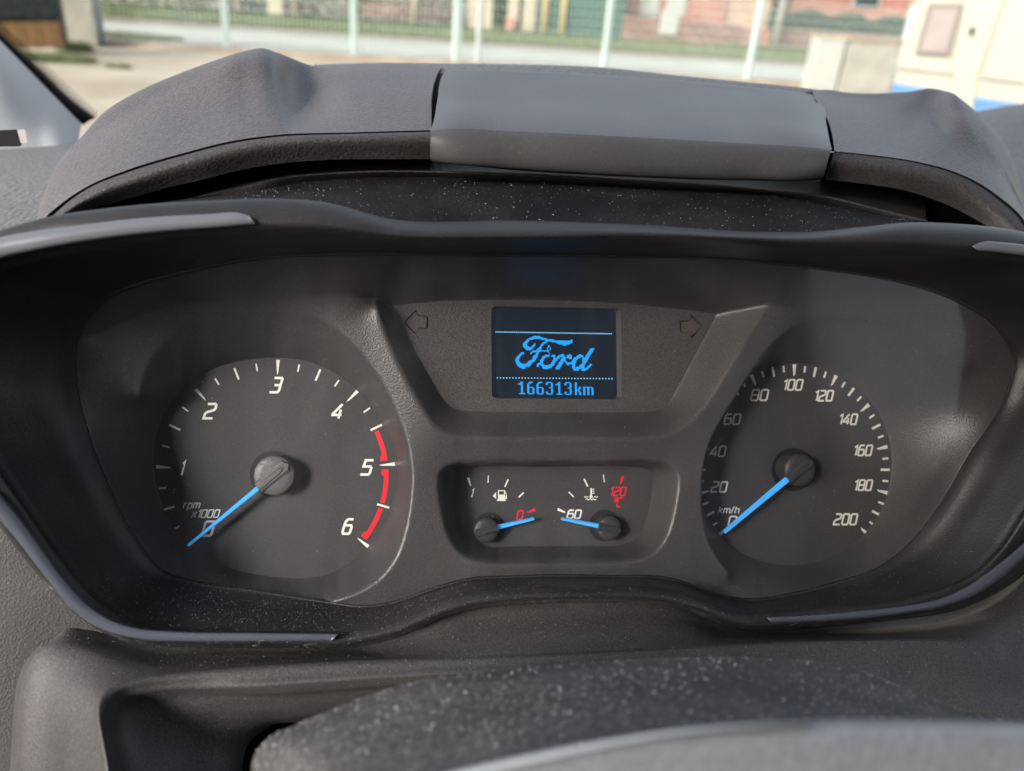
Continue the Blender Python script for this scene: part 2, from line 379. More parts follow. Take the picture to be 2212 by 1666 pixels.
# ---- display panel, screen, arrows
scr_o = roundpoly(pl(c5, [(724,190),(1538,206),(1544,776),(728,770)], ZPAN), 0.0022)
arrowL = [(168,292),(248,210),(262,245),(327,250),(325,333),(262,330),(248,372)]
arrowR = [(2058,318),(1983,242),(1968,282),(1910,280),(1912,355),(1968,358),(1983,397)]
aL = roundpoly(pl(c5, arrowL, ZPAN), 0.0005, 3); aR = roundpoly(pl(c5, arrowR, ZPAN), 0.0005, 3)
pan = grow(f_pan[:, :2], 1.012)
panel = plate('display_panel', pan, M['panel'], cluster, holes=[scr_o, aL, aR], z=ZPAN * mm, wall=0.0016)
for a, f, lab in ((aL, M['panel'], 'left pointing turn signal arrow'), (aR, simple('amber_tinted_arrow', (0.075, 0.060, 0.050), 0.5), 'right pointing turn signal arrow')):
    n = len(a); b = grow(a, 0.86)
    V = [(p[0], p[1], ZPAN * mm - 0.0015) for p in grow(a, 1.08)] + [(p[0], p[1], ZPAN * mm - 0.0015) for p in grow(a, 0.93)] + [(p[0], p[1], ZPAN * mm - 0.0007) for p in b]
    F = [[i, (i + 1) % n, n + (i + 1) % n, n + i] for i in range(n)] + [[n + i, n + (i + 1) % n, 2 * n + (i + 1) % n, 2 * n + i] for i in range(n)]
    V2, F2 = poly_fill([b]); o3 = len(V); V += [(p[0], p[1], ZPAN * mm - 0.0007) for p in V2]; F += [[i + o3 for i in t] for t in F2]
    put('turn_signal_arrow', l2w(np.array(V)), F, f, cluster, smooth=False, label=lab)
scr_b = roundpoly(pl(c5, [(728,206),(1508,218),(1516,768),(732,764)], ZPAN - 1.2), 0.0014)
frame_i = roundpoly(pl(c5, [(730,208),(1506,220),(1514,766),(734,762)], ZPAN - 2.0), 0.0014)
n = len(scr_o); V = [(p[0], p[1], ZPAN * mm + 0.0001) for p in grow(scr_o, 1.006)] + [(p[0], p[1], ZPAN * mm - 0.0003) for p in grow(scr_o, 0.995)] + [(p[0], p[1], ZPAN * mm - 0.0024) for p in frame_i]
F = [[i, (i + 1) % n, n + (i + 1) % n, n + i] for i in range(n)] + [[n + i, n + (i + 1) % n, 2 * n + (i + 1) % n, 2 * n + i] for i in range(n)]
M['frame'] = plastic('frame_plastic', (0.05, 0.05, 0.052), 0.4, 0.1, 1800)
put('screen_frame', l2w(np.array(V)), F, M['frame'], cluster, smooth=False)
ZS = ZPAN - 2.2
screen = plate('display_screen', grow(frame_i, 1.01), M['lcd'], cluster, z=ZS * mm, label='dark display screen lit with blue script and odometer')
# pixels
def src(x, y): return (x / 1.8445, y / 1.8445)
SHEAR = 0.0165
def pixels(name, cells, origin, cw, ch, mat, lab):
    """cells: (col,row) list; origin in photo px (4080 wide)"""
    V, F = [], []
    for (c, r) in cells:
        b = len(V)
        for dx, dy in ((0.03, 0.03), (0.97, 0.03), (0.97, 0.97), (0.03, 0.97)):
            x = origin[0] + (c + dx) * cw + (r + dy) * ch * 0.02; y = origin[1] + (r + dy) * ch + (c + dx) * cw * SHEAR
            V.append((*src(x, y), ZS + 0.12))
        F.append([b, b + 1, b + 2, b + 3])
    return put(name, W(np.array(V)), F, mat, screen, smooth=False, label=lab)
FORD = [
 [(600,315),(600,370),(570,400),(545,440),(490,485),(440,505),(385,500),(330,465),(305,430),(275,395),(275,345),(300,290),(380,210),(440,180),(490,155),(565,127),(725,127),(735,155),(885,160),(890,188),(1070,188),(1080,215),(1520,218),(1525,195),(1580,195),(1580,245),(1550,280),(1525,305),(1475,330),(1400,340),(1390,360),(1315,360),(1300,330),(1205,325),(1120,290),(1020,270),(1010,243),(860,243),(880,214),(750,210),(725,187),(545,187),(540,212),(465,215),(435,260),(410,290),(385,300),(385,370),(410,395),(485,400),(490,375),(540,370),(545,345),(570,340),(570,315)],
 [(915,235),(860,235),(835,270),(780,295),(755,325),(730,350),(725,395),(680,430),(650,470),(625,485),(625,580),(575,610),(520,665),(515,720),(465,745),(410,775),(360,820),(330,845),(260,845),(230,820),(205,800),(180,770),(178,705),(205,670),(230,640),(285,590),(310,580),(310,553),(230,553),(200,580),(150,640),(95,690),(90,740),(65,745),(65,795),(90,800),(95,850),(120,875),(125,905),(175,910),(180,935),(230,940),(235,963),(340,963),(345,935),(390,935),(400,910),(440,910),(470,880),(500,830),(550,790),(605,745),(610,700),(655,660),(660,610),(685,585),(690,560),(735,520),(740,480),(760,470),(760,400),(810,345),(835,320),(890,290),(915,265)],
 [(465,560),(465,590),(492,590),(492,562),(520,560),(520,535),(635,535),(635,505),(520,505),(495,530)],
 [(750,483),(890,483),(890,400),(915,400),(915,372),(970,372),(970,400),(998,400),(998,460),(970,460),(970,485),(945,485),(945,537),(918,537),(918,512),(740,512)],
 [(945,537),(973,537),(973,565),(945,565)],
 [(865,590),(975,590),(975,615),(945,617),(945,643),(895,645),(860,685),(820,725),(818,760),(795,785),(795,825),(820,850),(822,878),(945,880),(950,853),(998,850),(1003,800),(1025,780),(1028,735),(1052,725),(1050,645),(998,643),(998,617),(1025,615),(1025,590),(1052,590),(1054,612),(1105,615),(1110,695),(1130,690),(1160,655),(1205,620),(1215,592),(1262,590),(1265,565),(1318,567),(1320,590),(1342,592),(1345,650),(1395,648),(1400,625),(1425,600),(1450,590),(1452,565),(1500,567),(1505,590),(1530,600),(1533,703),(1452,703),(1448,680),(1395,680),(1392,705),(1370,708),(1370,750),(1395,757),(1400,783),(1505,785),(1510,760),(1535,755),(1535,735),(1560,730),(1565,705),(1610,655),(1660,650),(1665,625),(1690,620),(1692,600),(1740,598),(1742,570),(1795,572),(1797,598),(1850,600),(1852,652),(1900,650),(1902,605),(1950,575),(1955,530),(1975,520),(1980,495),(2000,490),(2005,440),(2030,435),(2030,412),(2135,412),(2133,445),(2110,450),(2108,495),(2085,500),(2083,525),(2060,530),(2055,575),(2010,620),(2008,660),(1985,665),(1955,715),(1955,765),(1930,770),(1925,795),(1905,800),(1900,830),(1875,835),(1852,870),(1857,940),(1905,940),(1930,900),(1975,865),(2000,835),(2010,812),(2065,812),(2065,865),(2035,870),(2030,895),(2000,920),(1960,950),(1955,975),(1910,978),(1905,1003),(1800,1003),(1795,975),(1765,945),(1725,975),(1700,978),(1695,1003),(1585,1003),(1580,975),(1560,970),(1555,945),(1535,940),(1535,838),(1455,838),(1452,865),(1400,862),(1395,838),(1375,835),(1370,785),(1345,780),(1342,760),(1325,757),(1320,800),(1275,850),(1270,885),(1245,890),(1240,912),(1220,920),(1215,972),(1108,970),(1108,940),(1130,935),(1135,885),(1185,850),(1187,805),(1210,780),(1237,760),(1238,730),(1262,705),(1290,690),(1290,650),(1240,650),(1235,680),(1210,700),(1185,710),(1160,750),(1110,755),(1110,805),(1085,810),(1080,860),(1055,885),(1030,915),(1005,940),(930,942),(920,968),(790,968),(785,940),(765,935),(762,910),(738,905),(735,860),(715,862),(685,890),(682,912),(628,912),(628,855),(655,850),(660,828),(705,800),(708,745),(735,725),(755,700),(760,680),(790,645),(815,620),(860,612)]]
HOLES = [[(915,400),(970,400),(970,458),(945,458),(945,485),(915,485)], [(1770,657),(1795,660),(1820,685),(1823,805),(1770,835),(1745,860),(1720,885),(1715,912),(1620,915),(1615,820),(1640,805),(1642,755),(1665,735),(1670,710),(1695,708),(1700,685),(1745,682),(1748,658)]]
cell = 26.9
cc, rr = np.meshgrid(np.arange(78), np.arange(34))
PX = 64 + (cc + 0.5) * cell; PY = 118 + (rr + 0.5) * cell + (cc - 39) * cell * 0.004
on = np.zeros(PX.shape, bool)
for P in FORD: on |= inside(P, PX, PY)
for P in HOLES: on &= ~inside(P, PX, PY)
cells = list(zip(cc[on], rr[on]))
pixels('script_logo', cells, (2040 + 64 / 6.506, 1320 + 118 / 6.506 - 0.006 * 39 * 4.13), cell / 6.506, cell / 6.506, M['pix'], 'pixelated blue script logo')
GL = {'1': ['...XX','..XXX','XXXXX'] + ['...XX'] * 8 + ['.XXXXXX'],
      '6': ['..XXXX','.XXX','XX','XX','XX','XXXXXX','XX...XX','XX...XX','XX...XX','XX...XX','XX...XX','.XXXXX'],
      '3': ['.XXXXX','XX...XX','XX...XX','.....XX','.....XX','...XXX','.....XX','.....XX','.....XX','XX...XX','XX...XX','.XXXXX'],
      'k': ['XX','XX','XX','XX','XX..XX','XX..XX','XX.XX','XXXX','XX.XX','XX..XX','XX..XX','XX..XX'],
      'm': ['','','','','XXXXXXXXX'] + ['XX..XX..XX'] * 7}
cells = []
for ch, c0 in zip('166313km', (0, 9, 18, 27, 36, 45, 55, 63)):
    for r_, s_ in enumerate(GL[ch]):
        for q_, x_ in enumerate(s_):
            if x_ == 'X': cells.append((c0 + q_, r_))
pixels('odometer_reading', cells, (2062.8, 1520.0), 4.13, 4.23, M['pix'], 'blue odometer reading 166313km')
for (xa, ya, xb, yb, nn) in ((1976.5,1323,2435.2,1330.3,57),(1982,1505.8,2438.3,1509.3,38)):
    V, F = [], []
    for i in range(nn):
        t = i / (nn - 1); x = xa + (xb - xa) * t; y = ya + (yb - ya) * t; b = len(V)
        for dx, dy in ((-1.9, -2.4), (1.9, -2.4), (1.9, 2.4), (-1.9, 2.4)): V.append((*src(x + dx, y + dy), ZS + 0.12))
        F.append([b, b + 1, b + 2, b + 3])
    put('dotted_line', W(np.array(V)), F, M['dot'], screen, smooth=False)

# ---- printed strokes
def stroke(pts, w, closed=False):
    P = np.asarray(pts, float); n = len(P); L = []
    for i in range(n):
        a = P[(i - 1) % n] if (closed or i > 0) else None; c = P[(i + 1) % n] if (closed or i < n - 1) else None
        d1 = None if a is None else (P[i] - a) / (np.linalg.norm(P[i] - a) + 1e-12)
        d2 = None if c is None else (c - P[i]) / (np.linalg.norm(c - P[i]) + 1e-12)
        if d1 is None: d1 = d2
        if d2 is None: d2 = d1
        t = d1 + d2; t /= np.linalg.norm(t) + 1e-12; nrm = np.array([-t[1], t[0]])
        k = w / 2 / max(0.55, abs(np.dot(nrm, np.array([-d1[1], d1[0]]))))
        L.append((P[i] + nrm * k, P[i] - nrm * k))
    V = [p for ab in L for p in ab]; F = []
    for i in range(n if closed else n - 1):
        j = (i + 1) % n; F.append([2 * i, 2 * i + 1, 2 * j + 1, 2 * j])
    return V, F
FONT = {
 '0': (1, [([(.14,0),(.86,0),(1,.1),(1,.9),(.86,1),(.14,1),(0,.9),(0,.1)], True)]),
 '1': (.42, [([(.0,.80),(.12,.84),(.42,1.0),(.42,0)], False)]),
 '2': (1, [([(.0,1),(.85,1),(1,.92),(1,.68),(.9,.58),(.15,.42),(0,.3),(0,0),(1,0)], False)]),
 '3': (1, [([(.05,1),(.9,1),(1,.93),(1,.57),(.92,.5),(.3,.5)], False), ([(.92,.5),(1,.43),(1,.12),(.86,0),(-.05,0)], False)]),
 '4': (1, [([(.8,1),(0,.32),(0,.25),(1.05,.25)], False), ([(.8,.62),(.8,0)], False)]),
 '5': (1, [([(1,1),(.1,1),(.06,.56),(.86,.56),(1,.47),(1,.12),(.86,0),(-.05,0)], False)]),
 '6': (1, [([(.95,1),(.25,1),(.05,.85),(0,.7),(0,.12),(.14,0),(.86,0),(1,.12),(1,.48),(.88,.58),(0,.58)], False)]),
 '8': (1, [([(.14,0),(.86,0),(1,.1),(1,.9),(.86,1),(.14,1),(0,.9),(0,.1)], True), ([(0,.52),(1,.52)], False)]),
 'r': (.6, [([(0,0),(0,.7)], False), ([(0,.55),(.15,.7),(.6,.7)], False)]),
 'p': (.9, [([(0,-.28),(0,.7),(.75,.7),(.9,.58),(.9,.12),(.75,0),(0,0)], False)]),
 'm': (1.5, [([(0,0),(0,.7),(1.35,.7),(1.5,.58),(1.5,0)], False), ([(.75,0),(.75,.7)], False)]),
 'x': (.9, [([(0,0),(.9,.75)], False), ([(0,.75),(.9,0)], False)]),
 'k': (.8, [([(0,0),(0,1)], False), ([(.8,.7),(.1,.32)], False), ([(.25,.4),(.8,0)], False)]),
 '/': (.6, [([(0,-.05),(.45,1.05)], False)]),
 'h': (.9, [([(0,0),(0,1)], False), ([(0,.68),(.75,.68),(.9,.56),(.9,0)], False)]),
 'C': (.9, [([(.9,1),(.14,1),(0,.9),(0,.1),(.14,0),(.8,0)], False)]),
 'o': (.5, [([(0,.6),(0,1),(.42,1),(.42,.6)], True)])}
ZPR = 0.12
def text(s, f, box, parent, mat=None, slant=0.30, sw=0.13, gap=0.34, z=0.0, lab=None, name='numeral', base=0.0):
    x0, x1, yt, yb = box; H = (yb - yt); Wd = (x1 - x0) - slant * H; w = sw * H
    tot = sum(FONT[c][0] for c in s) + gap * (len(s) - 1)
    cw = (Wd - w) / tot; Hh = H - w; V, F, pos = [], [], 0.0
    for c in s:
        wd, strokes = FONT[c]
        for pts, cl in strokes:
            q = [(x0 + w / 2 + (pos + px) * cw + slant * (py * Hh + w / 2), yb - w / 2 - py * Hh) for px, py in pts]
            v, f_ = stroke(q, w, cl); b = len(V)
            V += [tuple(p) for p in v]; F += [[i + b for i in t] for t in f_]
        pos += wd + gap
    V = [(*f(p[0], p[1]), z + ZPR + 0.0) for p in V]
    return put(name, W(np.array(V)), F, mat or M['print'], parent, smooth=False, label=lab)
def quads(name, Q, f, parent, mat, z=0.0, lab=None):
    V, F = [], []
    for q in Q:
        b = len(V); V += [(*f(*p), z + ZPR) for p in q]; F.append(list(range(b, b + len(q))))
    return put(name, W(np.array(V)), F, mat, parent, smooth=False, label=lab)

def hub_and_needle(parent, f, c, r, ring_c, ring_r, tip, w0, w1, z, zh, hubmat, lab):
    # black hole in the dial face
    th = np.linspace(0, 2 * np.pi, 48, endpoint=False)
    V = [(*f(ring_c[0] + ring_r * math.cos(t), ring_c[1] + ring_r * math.sin(t)), z + 0.10) for t in th]
    put('shaft_opening', W(np.array(V)), [list(range(48))], M['hole'], parent, smooth=False)
    # hub: domed cylinder in local coords
    cc_ = loc(np.array([*f(*c), z + zh])); e = loc(np.array([*f(c[0], c[1] + r), z + zh])); R = abs(e[1] - cc_[1])
    t2 = loc(np.array([*f(*tip), z + zh - 1.5])); d = t2[:2] - cc_[:2]; Ln = np.linalg.norm(d); d /= Ln; nn = np.array([-d[1], d[0]])
    prof = [(R * .97, z * mm + .0003), (R * .99, (z + zh) * mm - .0012), (R * .985, (z + zh) * mm - .0005), (R * .94, (z + zh) * mm - .0001), (R * .6, (z + zh) * mm + .0003), (0.0, (z + zh) * mm + .0004)]
    V, F = [], []
    th = np.linspace(0, 2 * np.pi, 56, endpoint=False)
    for (rr_, zz) in prof:
        V += [(cc_[0] + rr_ * math.cos(t), cc_[1] + rr_ * math.sin(t), zz) for t in th]
    F = [list(x) for x in grid_faces(len(prof), 56, True)]
    hub = put('needle_hub', l2w(np.array(V)), F, hubmat, parent, label=lab + ' hub cap')
    # raised tapering spine on the hub with a grooved outline
    def bar(name, sa, sb, wa, wb, z0, z1, mat, ch=0.35, par=parent, rnd=False):
        st = np.linspace(sa, sb, 12); V, F = [], []
        for s_ in st:
            t = (s_ - sa) / (sb - sa); wd = wa + (wb - wa) * t
            if rnd and t < 0.14: wd *= math.sqrt(max(0.02, 1 - ((0.14 - t) / 0.14) ** 2))
            for k_, zz in ((-1, z0), (-1, z1 - ch * (z1 - z0)), (-.62, z1), (.62, z1), (1, z1 - ch * (z1 - z0)), (1, z0)):
                p = cc_[:2] + d * s_ + nn * k_ * wd; V.append((p[0], p[1], zz))
        F = [list(x) for x in grid_faces(12, 6)] + [[0, 1, 2, 3, 4, 5], list(range(66, 72))]
        return put(name, l2w(np.array(V)), F, mat, par, smooth=False)
    zt = (z + zh) * mm
    bar('hub_groove', -R * .94, R * .93, R * .38, R * .33, zt - .0006, zt + .00042, M['hole'], rnd=True)
    bar('hub_spine', -R * 0.91, R * .98, R * .335, R * .285, zt - .0006, zt + .0011, hubmat, rnd=True)
    bar('hub_inlay_groove', -R * .62, R * .97, R * .15, R * .20, zt + .0006, zt + .00118, M['hole'], rnd=True)
    bar('hub_inlay', -R * .57, R * .97, R * .095, R * .155, zt + .0006, zt + .00135, hubmat, rnd=True)
    kx = abs(loc(np.array([*f(c[0] + 10, c[1]), z + zh]))[0] - cc_[0]) / 10
    bar('needle', R * .88, Ln, w0 * kx / 2, w1 * kx / 2, zt - .0022, zt - .0004, M['needle'], ch=0.5)

# ---- tachometer
tach = plate('tachometer_dial', grow(f_tach[:, :2], 1.01), M['dial'], cluster, z=0.0, label='tachometer dial marked 0 to 6 with a red band')
TC, TR = (997, 992), (530, 510)
TA = [220, 175.8, 131.8, 88.8, 46.8, 5.5, -38.7]
def radial(C0, R0, a, rs, off):               # polar with perpendicular offset
    a = rad(a); x = C0[0] + R0[0] * rs * math.cos(a); y = C0[1] - R0[1] * rs * math.sin(a)
    return (x + off * math.sin(a), y + off * math.cos(a))
def tick(C0, R0, a, r1, r2, w1, w2, f, parent, z=0.0, slant=0.0):
    q = [radial(C0, R0, a, r1, -w1 / 2), radial(C0, R0, a, r1, w1 / 2), radial(C0, R0, a, r2 + slant, w2 / 2), radial(C0, R0, a, r2, -w2 / 2)]
    return quads('tick_mark', [q], f, parent, M['print'], z)
for k_ in range(25):
    v_ = k_ / 4; a = np.interp(v_, range(7), TA)
    if k_ % 4 == 0: tick(TC, TR, a, 1.0, 0.868, 16, 5, c3, tach, slant=0.025)
    elif k_ in (19, 21, 23): continue
    elif k_ % 2 == 0: tick(TC, TR, a, 0.99, 0.885, 9, 9, c3, tach)
    else: tick(TC, TR, a, 0.98, 0.915, 7, 7, c3, tach)
for s_, box in (('0',(663,737,1192,1266)),('1',(566,606,925,998)),('2',(672,744,672,746)),('3',(965,1036,557,631)),('4',(1238,1308,673,747)),('5',(1367,1438,921,995)),('6',(1284,1351,1182,1257))):
    text(s_, c3, box, tach, sw=0.145, slant=0.30)
text('rpm', c3, (584,672,1104,1142), tach, sw=0.15, slant=0.34, gap=.5, name='unit_lettering', lab='small white lettering rpm')
text('x1000', c3, (620,756,1143,1182), tach, sw=0.15, slant=0.34, gap=.42, name='unit_lettering', lab='small white lettering x1000')
for a0, a1, w0_, w1_ in ((np.interp(4.545, range(7), TA), np.interp(4.945, range(7), TA), 0, 1), (np.interp(5.055, range(7), TA), np.interp(5.465, range(7), TA), 1, 0), (np.interp(5.535, range(7), TA), np.interp(5.95, range(7), TA), 0, 1)):
    Q = []; aa = np.linspace(a0, a1, 15)
    for i in range(14):
        def inner(t):
            e = t if w1_ else 1 - t
            return 0.905 - (0.018 if e > 0.8 else 0.0) if True else 0
        Q.append([radial(TC, TR, aa[i], .945, 0), radial(TC, TR, aa[i + 1], .945, 0), radial(TC, TR, aa[i + 1], inner((i + 1) / 14), 0), radial(TC, TR, aa[i], inner(i / 14), 0)])
    quads('red_band', Q, c3, tach, M['red'], 0.0)
# barely visible unlit lamp symbol: circled A
V, F = stroke([(1003 + 46 * math.cos(t), 790 + 44 * math.sin(t)) for t in np.linspace(0, 2 * np.pi, 32, endpoint=False)], 3, True)
v2, f2 = stroke([(985, 812), (1003, 765), (1021, 812)], 3); F += [[i + len(V) for i in t] for t in f2]; V += v2
put('unlit_lamp_symbol', W(np.array([(*c3(*p), 0.08) for p in V])), F, M['faint'], tach, smooth=False)
hub_and_needle(tach, c3, (990, 994), 88, (988, 988), 104, (612, 1302), 25, 12, 0.0, 7.5, M['hub'], 'tachometer needle')

# ---- speedometer
speedo = plate('speedometer_dial', grow(f_sp[:, :2], 1.01), M['dial'], cluster, z=0.0, label='speedometer dial marked 0 to 200 km/h')
PC, PR = (622, 970), (428, 468)
PA = [218.7, 192.8, 167, 141.3, 115.6, 89.2, 63.5, 38.3, 12.8, -12.5, -38.2]
for k_ in range(41):
    a = np.interp(k_ / 4, range(11), PA)
    if k_ % 4 == 0: tick(PC, PR, a, 1.0, 0.885, 17, 7, c4, speedo, slant=0.02)
    elif k_ % 2 == 0: tick(PC, PR, a, 1.0, 0.905, 11, 10, c4, speedo)
    else: tick(PC, PR, a, 0.99, 0.93, 9, 9, c4, speedo)
for s_, box in (('0',(330,378,1172,1220)),('20',(254,337,1019,1070)),('40',(249,331,861,913)),('60',(311,396,719,771)),('80',(430,519,611,665)),('100',(572,671,567,619)),('120',(711,806,615,667)),('140',(819,913,719,771)),('160',(884,979,857,909)),('180',(886,979,1011,1063)),('200',(797,913,1161,1215))):
    text(s_, c4, box, speedo, sw=0.145, slant=0.22, gap=.38)
text('km/h', c4, (289,390,1130,1163), speedo, sw=0.15, slant=0.25, gap=.42, name='unit_lettering', lab='small white lettering km/h')
hub_and_needle(speedo, c4, (656, 970), 73, (622, 968), 96, (316, 1245), 24, 13, 0.0, 9.5, M['hubdark'], 'speedometer needle')

# ---- fuel and temperature gauges on their shared face
ZG = 4.0
small = plate('small_gauge_face', grow(f_sg[:, :2], 1.005), M['dial'], cluster, z=ZG * mm, label='shared face of the fuel and coolant temperature gauges')
for q, mt in (([(403,200),(425,197),(438,262),(430,265)],0),([(565,183),(573,183),(570,238),(562,238)],0),([(716,210),(726,214),(700,272),(690,268)],0),([(834,309),(843,317),(806,354),(797,346)],0),([(925,432),(930,456),(864,471),(868,460)],1),
              ([(1101,430),(1097,451),(1155,471),(1160,461)],0),([(1180,311),(1188,305),(1227,345),(1219,351)],0),([(1297,210),(1307,205),(1335,265),(1325,270)],0),([(1446,176),(1454,176),(1461,233),(1453,233)],0),([(1589,187),(1611,190),(1587,249),(1576,247)],1)):
    quads('tick_mark', [q], c6, small, M['red' if mt else 'print'], ZG, 'red tick mark' if mt else None)
text('1', c6, (426,466,280,355), small, z=ZG, sw=.15, slant=.30)
text('0', c6, (777,846,447,525), small, M['red'], z=ZG, sw=.15, slant=.22, lab='red numeral 0')
text('60', c6, (1164,1290,443,516), small, z=ZG, sw=.16, slant=.22, gap=.36)
text('120', c6, (1492,1634,267,342), small, M['red'], z=ZG, sw=.15, slant=.22, gap=.36, lab='red numeral 120 of the temperature gauge')
text('oC', c6, (1520,1606,350,426), small, M['red'], z=ZG, sw=.13, slant=.25, gap=.2, name='unit_lettering', lab='red degree C sign')
V, F = [], []
def addp(P):
    b = len(V); V.extend(P); F.append(list(range(b, b + len(P))))
def adds(P, w, cl=False):
    v, f_ = stroke(P, w, cl); b = len(V); V.extend(v); F.extend([[i + b for i in t] for t in f_])
addp([(602,340),(628,309),(628,363)]); adds([(646,299),(693,299),(693,333),(646,333)], 8, True); addp([(642,333),(697,333),(697,368),(642,368)]); addp([(634,368),(702,368),(702,378),(634,378)])
adds([(697,338),(702,345),(700,360),(706,362),(709,350),(706,322),(694,300),(688,294)], 5)
put('fuel_pump_symbol', W(np.array([(*c6(*p), ZG + ZPR) for p in V])), F, M['print'], small, smooth=False, label='white fuel pump symbol with arrow')
V, F = [], []
addp([(1350,279),(1362,279),(1362,340),(1350,340)]); addp([(1356 + 13 * math.cos(t), 345 + 12 * math.sin(t)) for t in np.linspace(0, 2 * np.pi, 14, endpoint=False)])
for y in (288, 303, 318): addp([(1362, y - 3), (1381, y - 3), (1381, y + 3), (1362, y + 3)])
adds([(1304,342),(1314,350),(1324,343),(1336,349)], 6); adds([(1376,349),(1388,343),(1398,350),(1409,343)], 6)
adds([(1314,366),(1325,360),(1337,370),(1349,360),(1361,370),(1373,361),(1384,370),(1398,363)], 7)
put('coolant_temperature_symbol', W(np.array([(*c6(*p), ZG + ZPR) for p in V])), F, M['print'], small, smooth=False, label='white thermometer in waves symbol')
hub_and_needle(small, c6, (554, 606), 96, (578, 582), 118, (916, 514), 36, 20, ZG, 6.0, M['hubdark'], 'fuel needle')
hub_and_needle(small, c6, (1500, 590), 94, (1462, 566), 122, (1130, 514), 36, 20, ZG, 6.0, M['hubdark'], 'temperature needle')

# ---- clear cover lens
XL, YL, ZL = laplace(-0.20, 0.245, -0.072, 0.098, 0.0008, [np.vstack([Aw_c, Aw_c[:1]]) + np.array([0, 0, 0.0009])], [], levels=4, iters=(900, 300, 150, 60))
lens_m, nt, b = newmat('clear_cover'); nt.nodes.remove(b)
out = nt.nodes['Material Output']; tr = N(nt, 'BsdfTransparent'); gl = N(nt, 'BsdfGlossy'); gl.inputs['Roughness'].default_value = 0.10
fr = N(nt, 'LayerWeight'); fr.inputs['Blend'].default_value = 0.12
mr = N(nt, 'MapRange'); mr.inputs[1].default_value = 0; mr.inputs[2].default_value = 1; mr.inputs[3].default_value = 0.03; mr.inputs[4].default_value = 0.2
nt.links.new(fr.outputs['Facing'], mr.inputs[0])
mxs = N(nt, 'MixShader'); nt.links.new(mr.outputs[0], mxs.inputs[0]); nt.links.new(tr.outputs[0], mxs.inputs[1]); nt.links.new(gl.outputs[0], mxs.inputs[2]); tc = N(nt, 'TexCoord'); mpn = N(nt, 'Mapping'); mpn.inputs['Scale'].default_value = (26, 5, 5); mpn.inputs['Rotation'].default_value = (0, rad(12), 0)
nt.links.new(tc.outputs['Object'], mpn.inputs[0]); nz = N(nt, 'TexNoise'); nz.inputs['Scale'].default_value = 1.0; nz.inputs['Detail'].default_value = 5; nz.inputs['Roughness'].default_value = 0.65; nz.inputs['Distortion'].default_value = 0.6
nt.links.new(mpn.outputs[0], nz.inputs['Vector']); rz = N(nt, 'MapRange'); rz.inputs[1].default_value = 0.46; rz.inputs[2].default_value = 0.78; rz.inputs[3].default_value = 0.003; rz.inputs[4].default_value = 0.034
nt.links.new(nz.outputs[0], rz.inputs[0]); df = N(nt, 'BsdfDiffuse'); df.inputs[0].default_value = (0.7, 0.7, 0.74, 1); mx2 = N(nt, 'MixShader')  # pale diffuse wipe smears, also standing in for the cover's reflection streaks and sheen
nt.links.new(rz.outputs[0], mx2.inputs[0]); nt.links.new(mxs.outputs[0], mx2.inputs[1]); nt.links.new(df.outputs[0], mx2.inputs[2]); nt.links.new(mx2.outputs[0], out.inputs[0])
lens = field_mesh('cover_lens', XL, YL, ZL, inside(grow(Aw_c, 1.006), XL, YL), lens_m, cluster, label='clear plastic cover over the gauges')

# ================================================================== DASHBOARD
dash = thing('dashboard', 'dark grey van dashboard with a peaked hood over the gauges and silver trim strips', 'dashboard', W(np.array([1106., 1500., 0.])))
B_L = [(235,545,70),(300,533,72),(450,512,74),(600,503,75),(700,503,75),(850,519,75),(1106,522,75),(1400,520,75),(1700,535,75),(1850,545,74),(2050,560,73),(2212,578,72),(2330,640,68),(2380,740,64),(2350,860,60),(2290,980,56),(2212,1105,52),(2156,1188,49),(2106,1236,47),(2031,1270,45),(1956,1288,44),(1856,1301,44),(1756,1310,44),(1656,1319,44),(1606,1322,44),(1556,1309,44),(1481,1279,44),(1406,1267,44),(1250,1266,44),(1106,1269,44),(1020,1276,44),(950,1294,44),(890,1322,44),(825,1345,44),(750,1357,44),(600,1358,44),(400,1357,44),(300,1343,45),(210,1292,46),(130,1202,49),(40,1075,53),(-50,940,57),(-115,810,61),(-110,700,65),(-20,610,68),(100,570,69)]
def shift(L, fn): return [fn(*p) for p in L]
# crest outer, front face top, front face bottom, contact
C_L = [(235,453,74),(300,446,74),(450,437,74),(600,433,74),(700,440,73),(850,477,72),(1106,480,72),(1400,489,72),(1620,502,72),(1756,502,72),(1856,492,72),(1956,482,73),(2056,484,73),(2212,503,73),(2380,560,70),(2460,740,66),(2420,870,62),(2350,1000,58),(2262,1150,54),(2200,1220,51),(2126,1268,50),(2045,1300,49),(1960,1317,49),(1856,1328,49),(1756,1337,49),(1656,1344,49),(1600,1342,49),(1540,1322,49),(1465,1293,49),(1400,1284,49),(1250,1282,49),(1106,1287,49),(1030,1295,49),(965,1313,49),(900,1342,49),(830,1366,49),(760,1378,49),(600,1380,49),(400,1378,49),(290,1367,50),(190,1318,51),(105,1232,54),(10,1112,57),(-90,960,61),(-170,810,65),(-170,680,68),(-80,545,72),(80,478,74)]
def bar_mid(p):
    return p
B1 = [(u, v + (4 if v > 900 else -10), z + (2.2 if v > 900 else 3.5)) for (u, v, z) in B_L]
Dd = []
for (u, v, z) in C_L:
    if v > 1050: Dd.append((u + (-14 if u < 400 else (14 if u > 2000 else 0)), v + 20, z - 13))
    elif v > 600: Dd.append((u + (-20 if u < 400 else 20), v + 10, z - 12))
    else: Dd.append((u, v + 3, z - 14))
bez_in = [(u + (0), v, z) for (u, v, z) in A_LOOP]
A2 = [(u, v, z + 0.6) for (u, v, z) in A_LOOP]
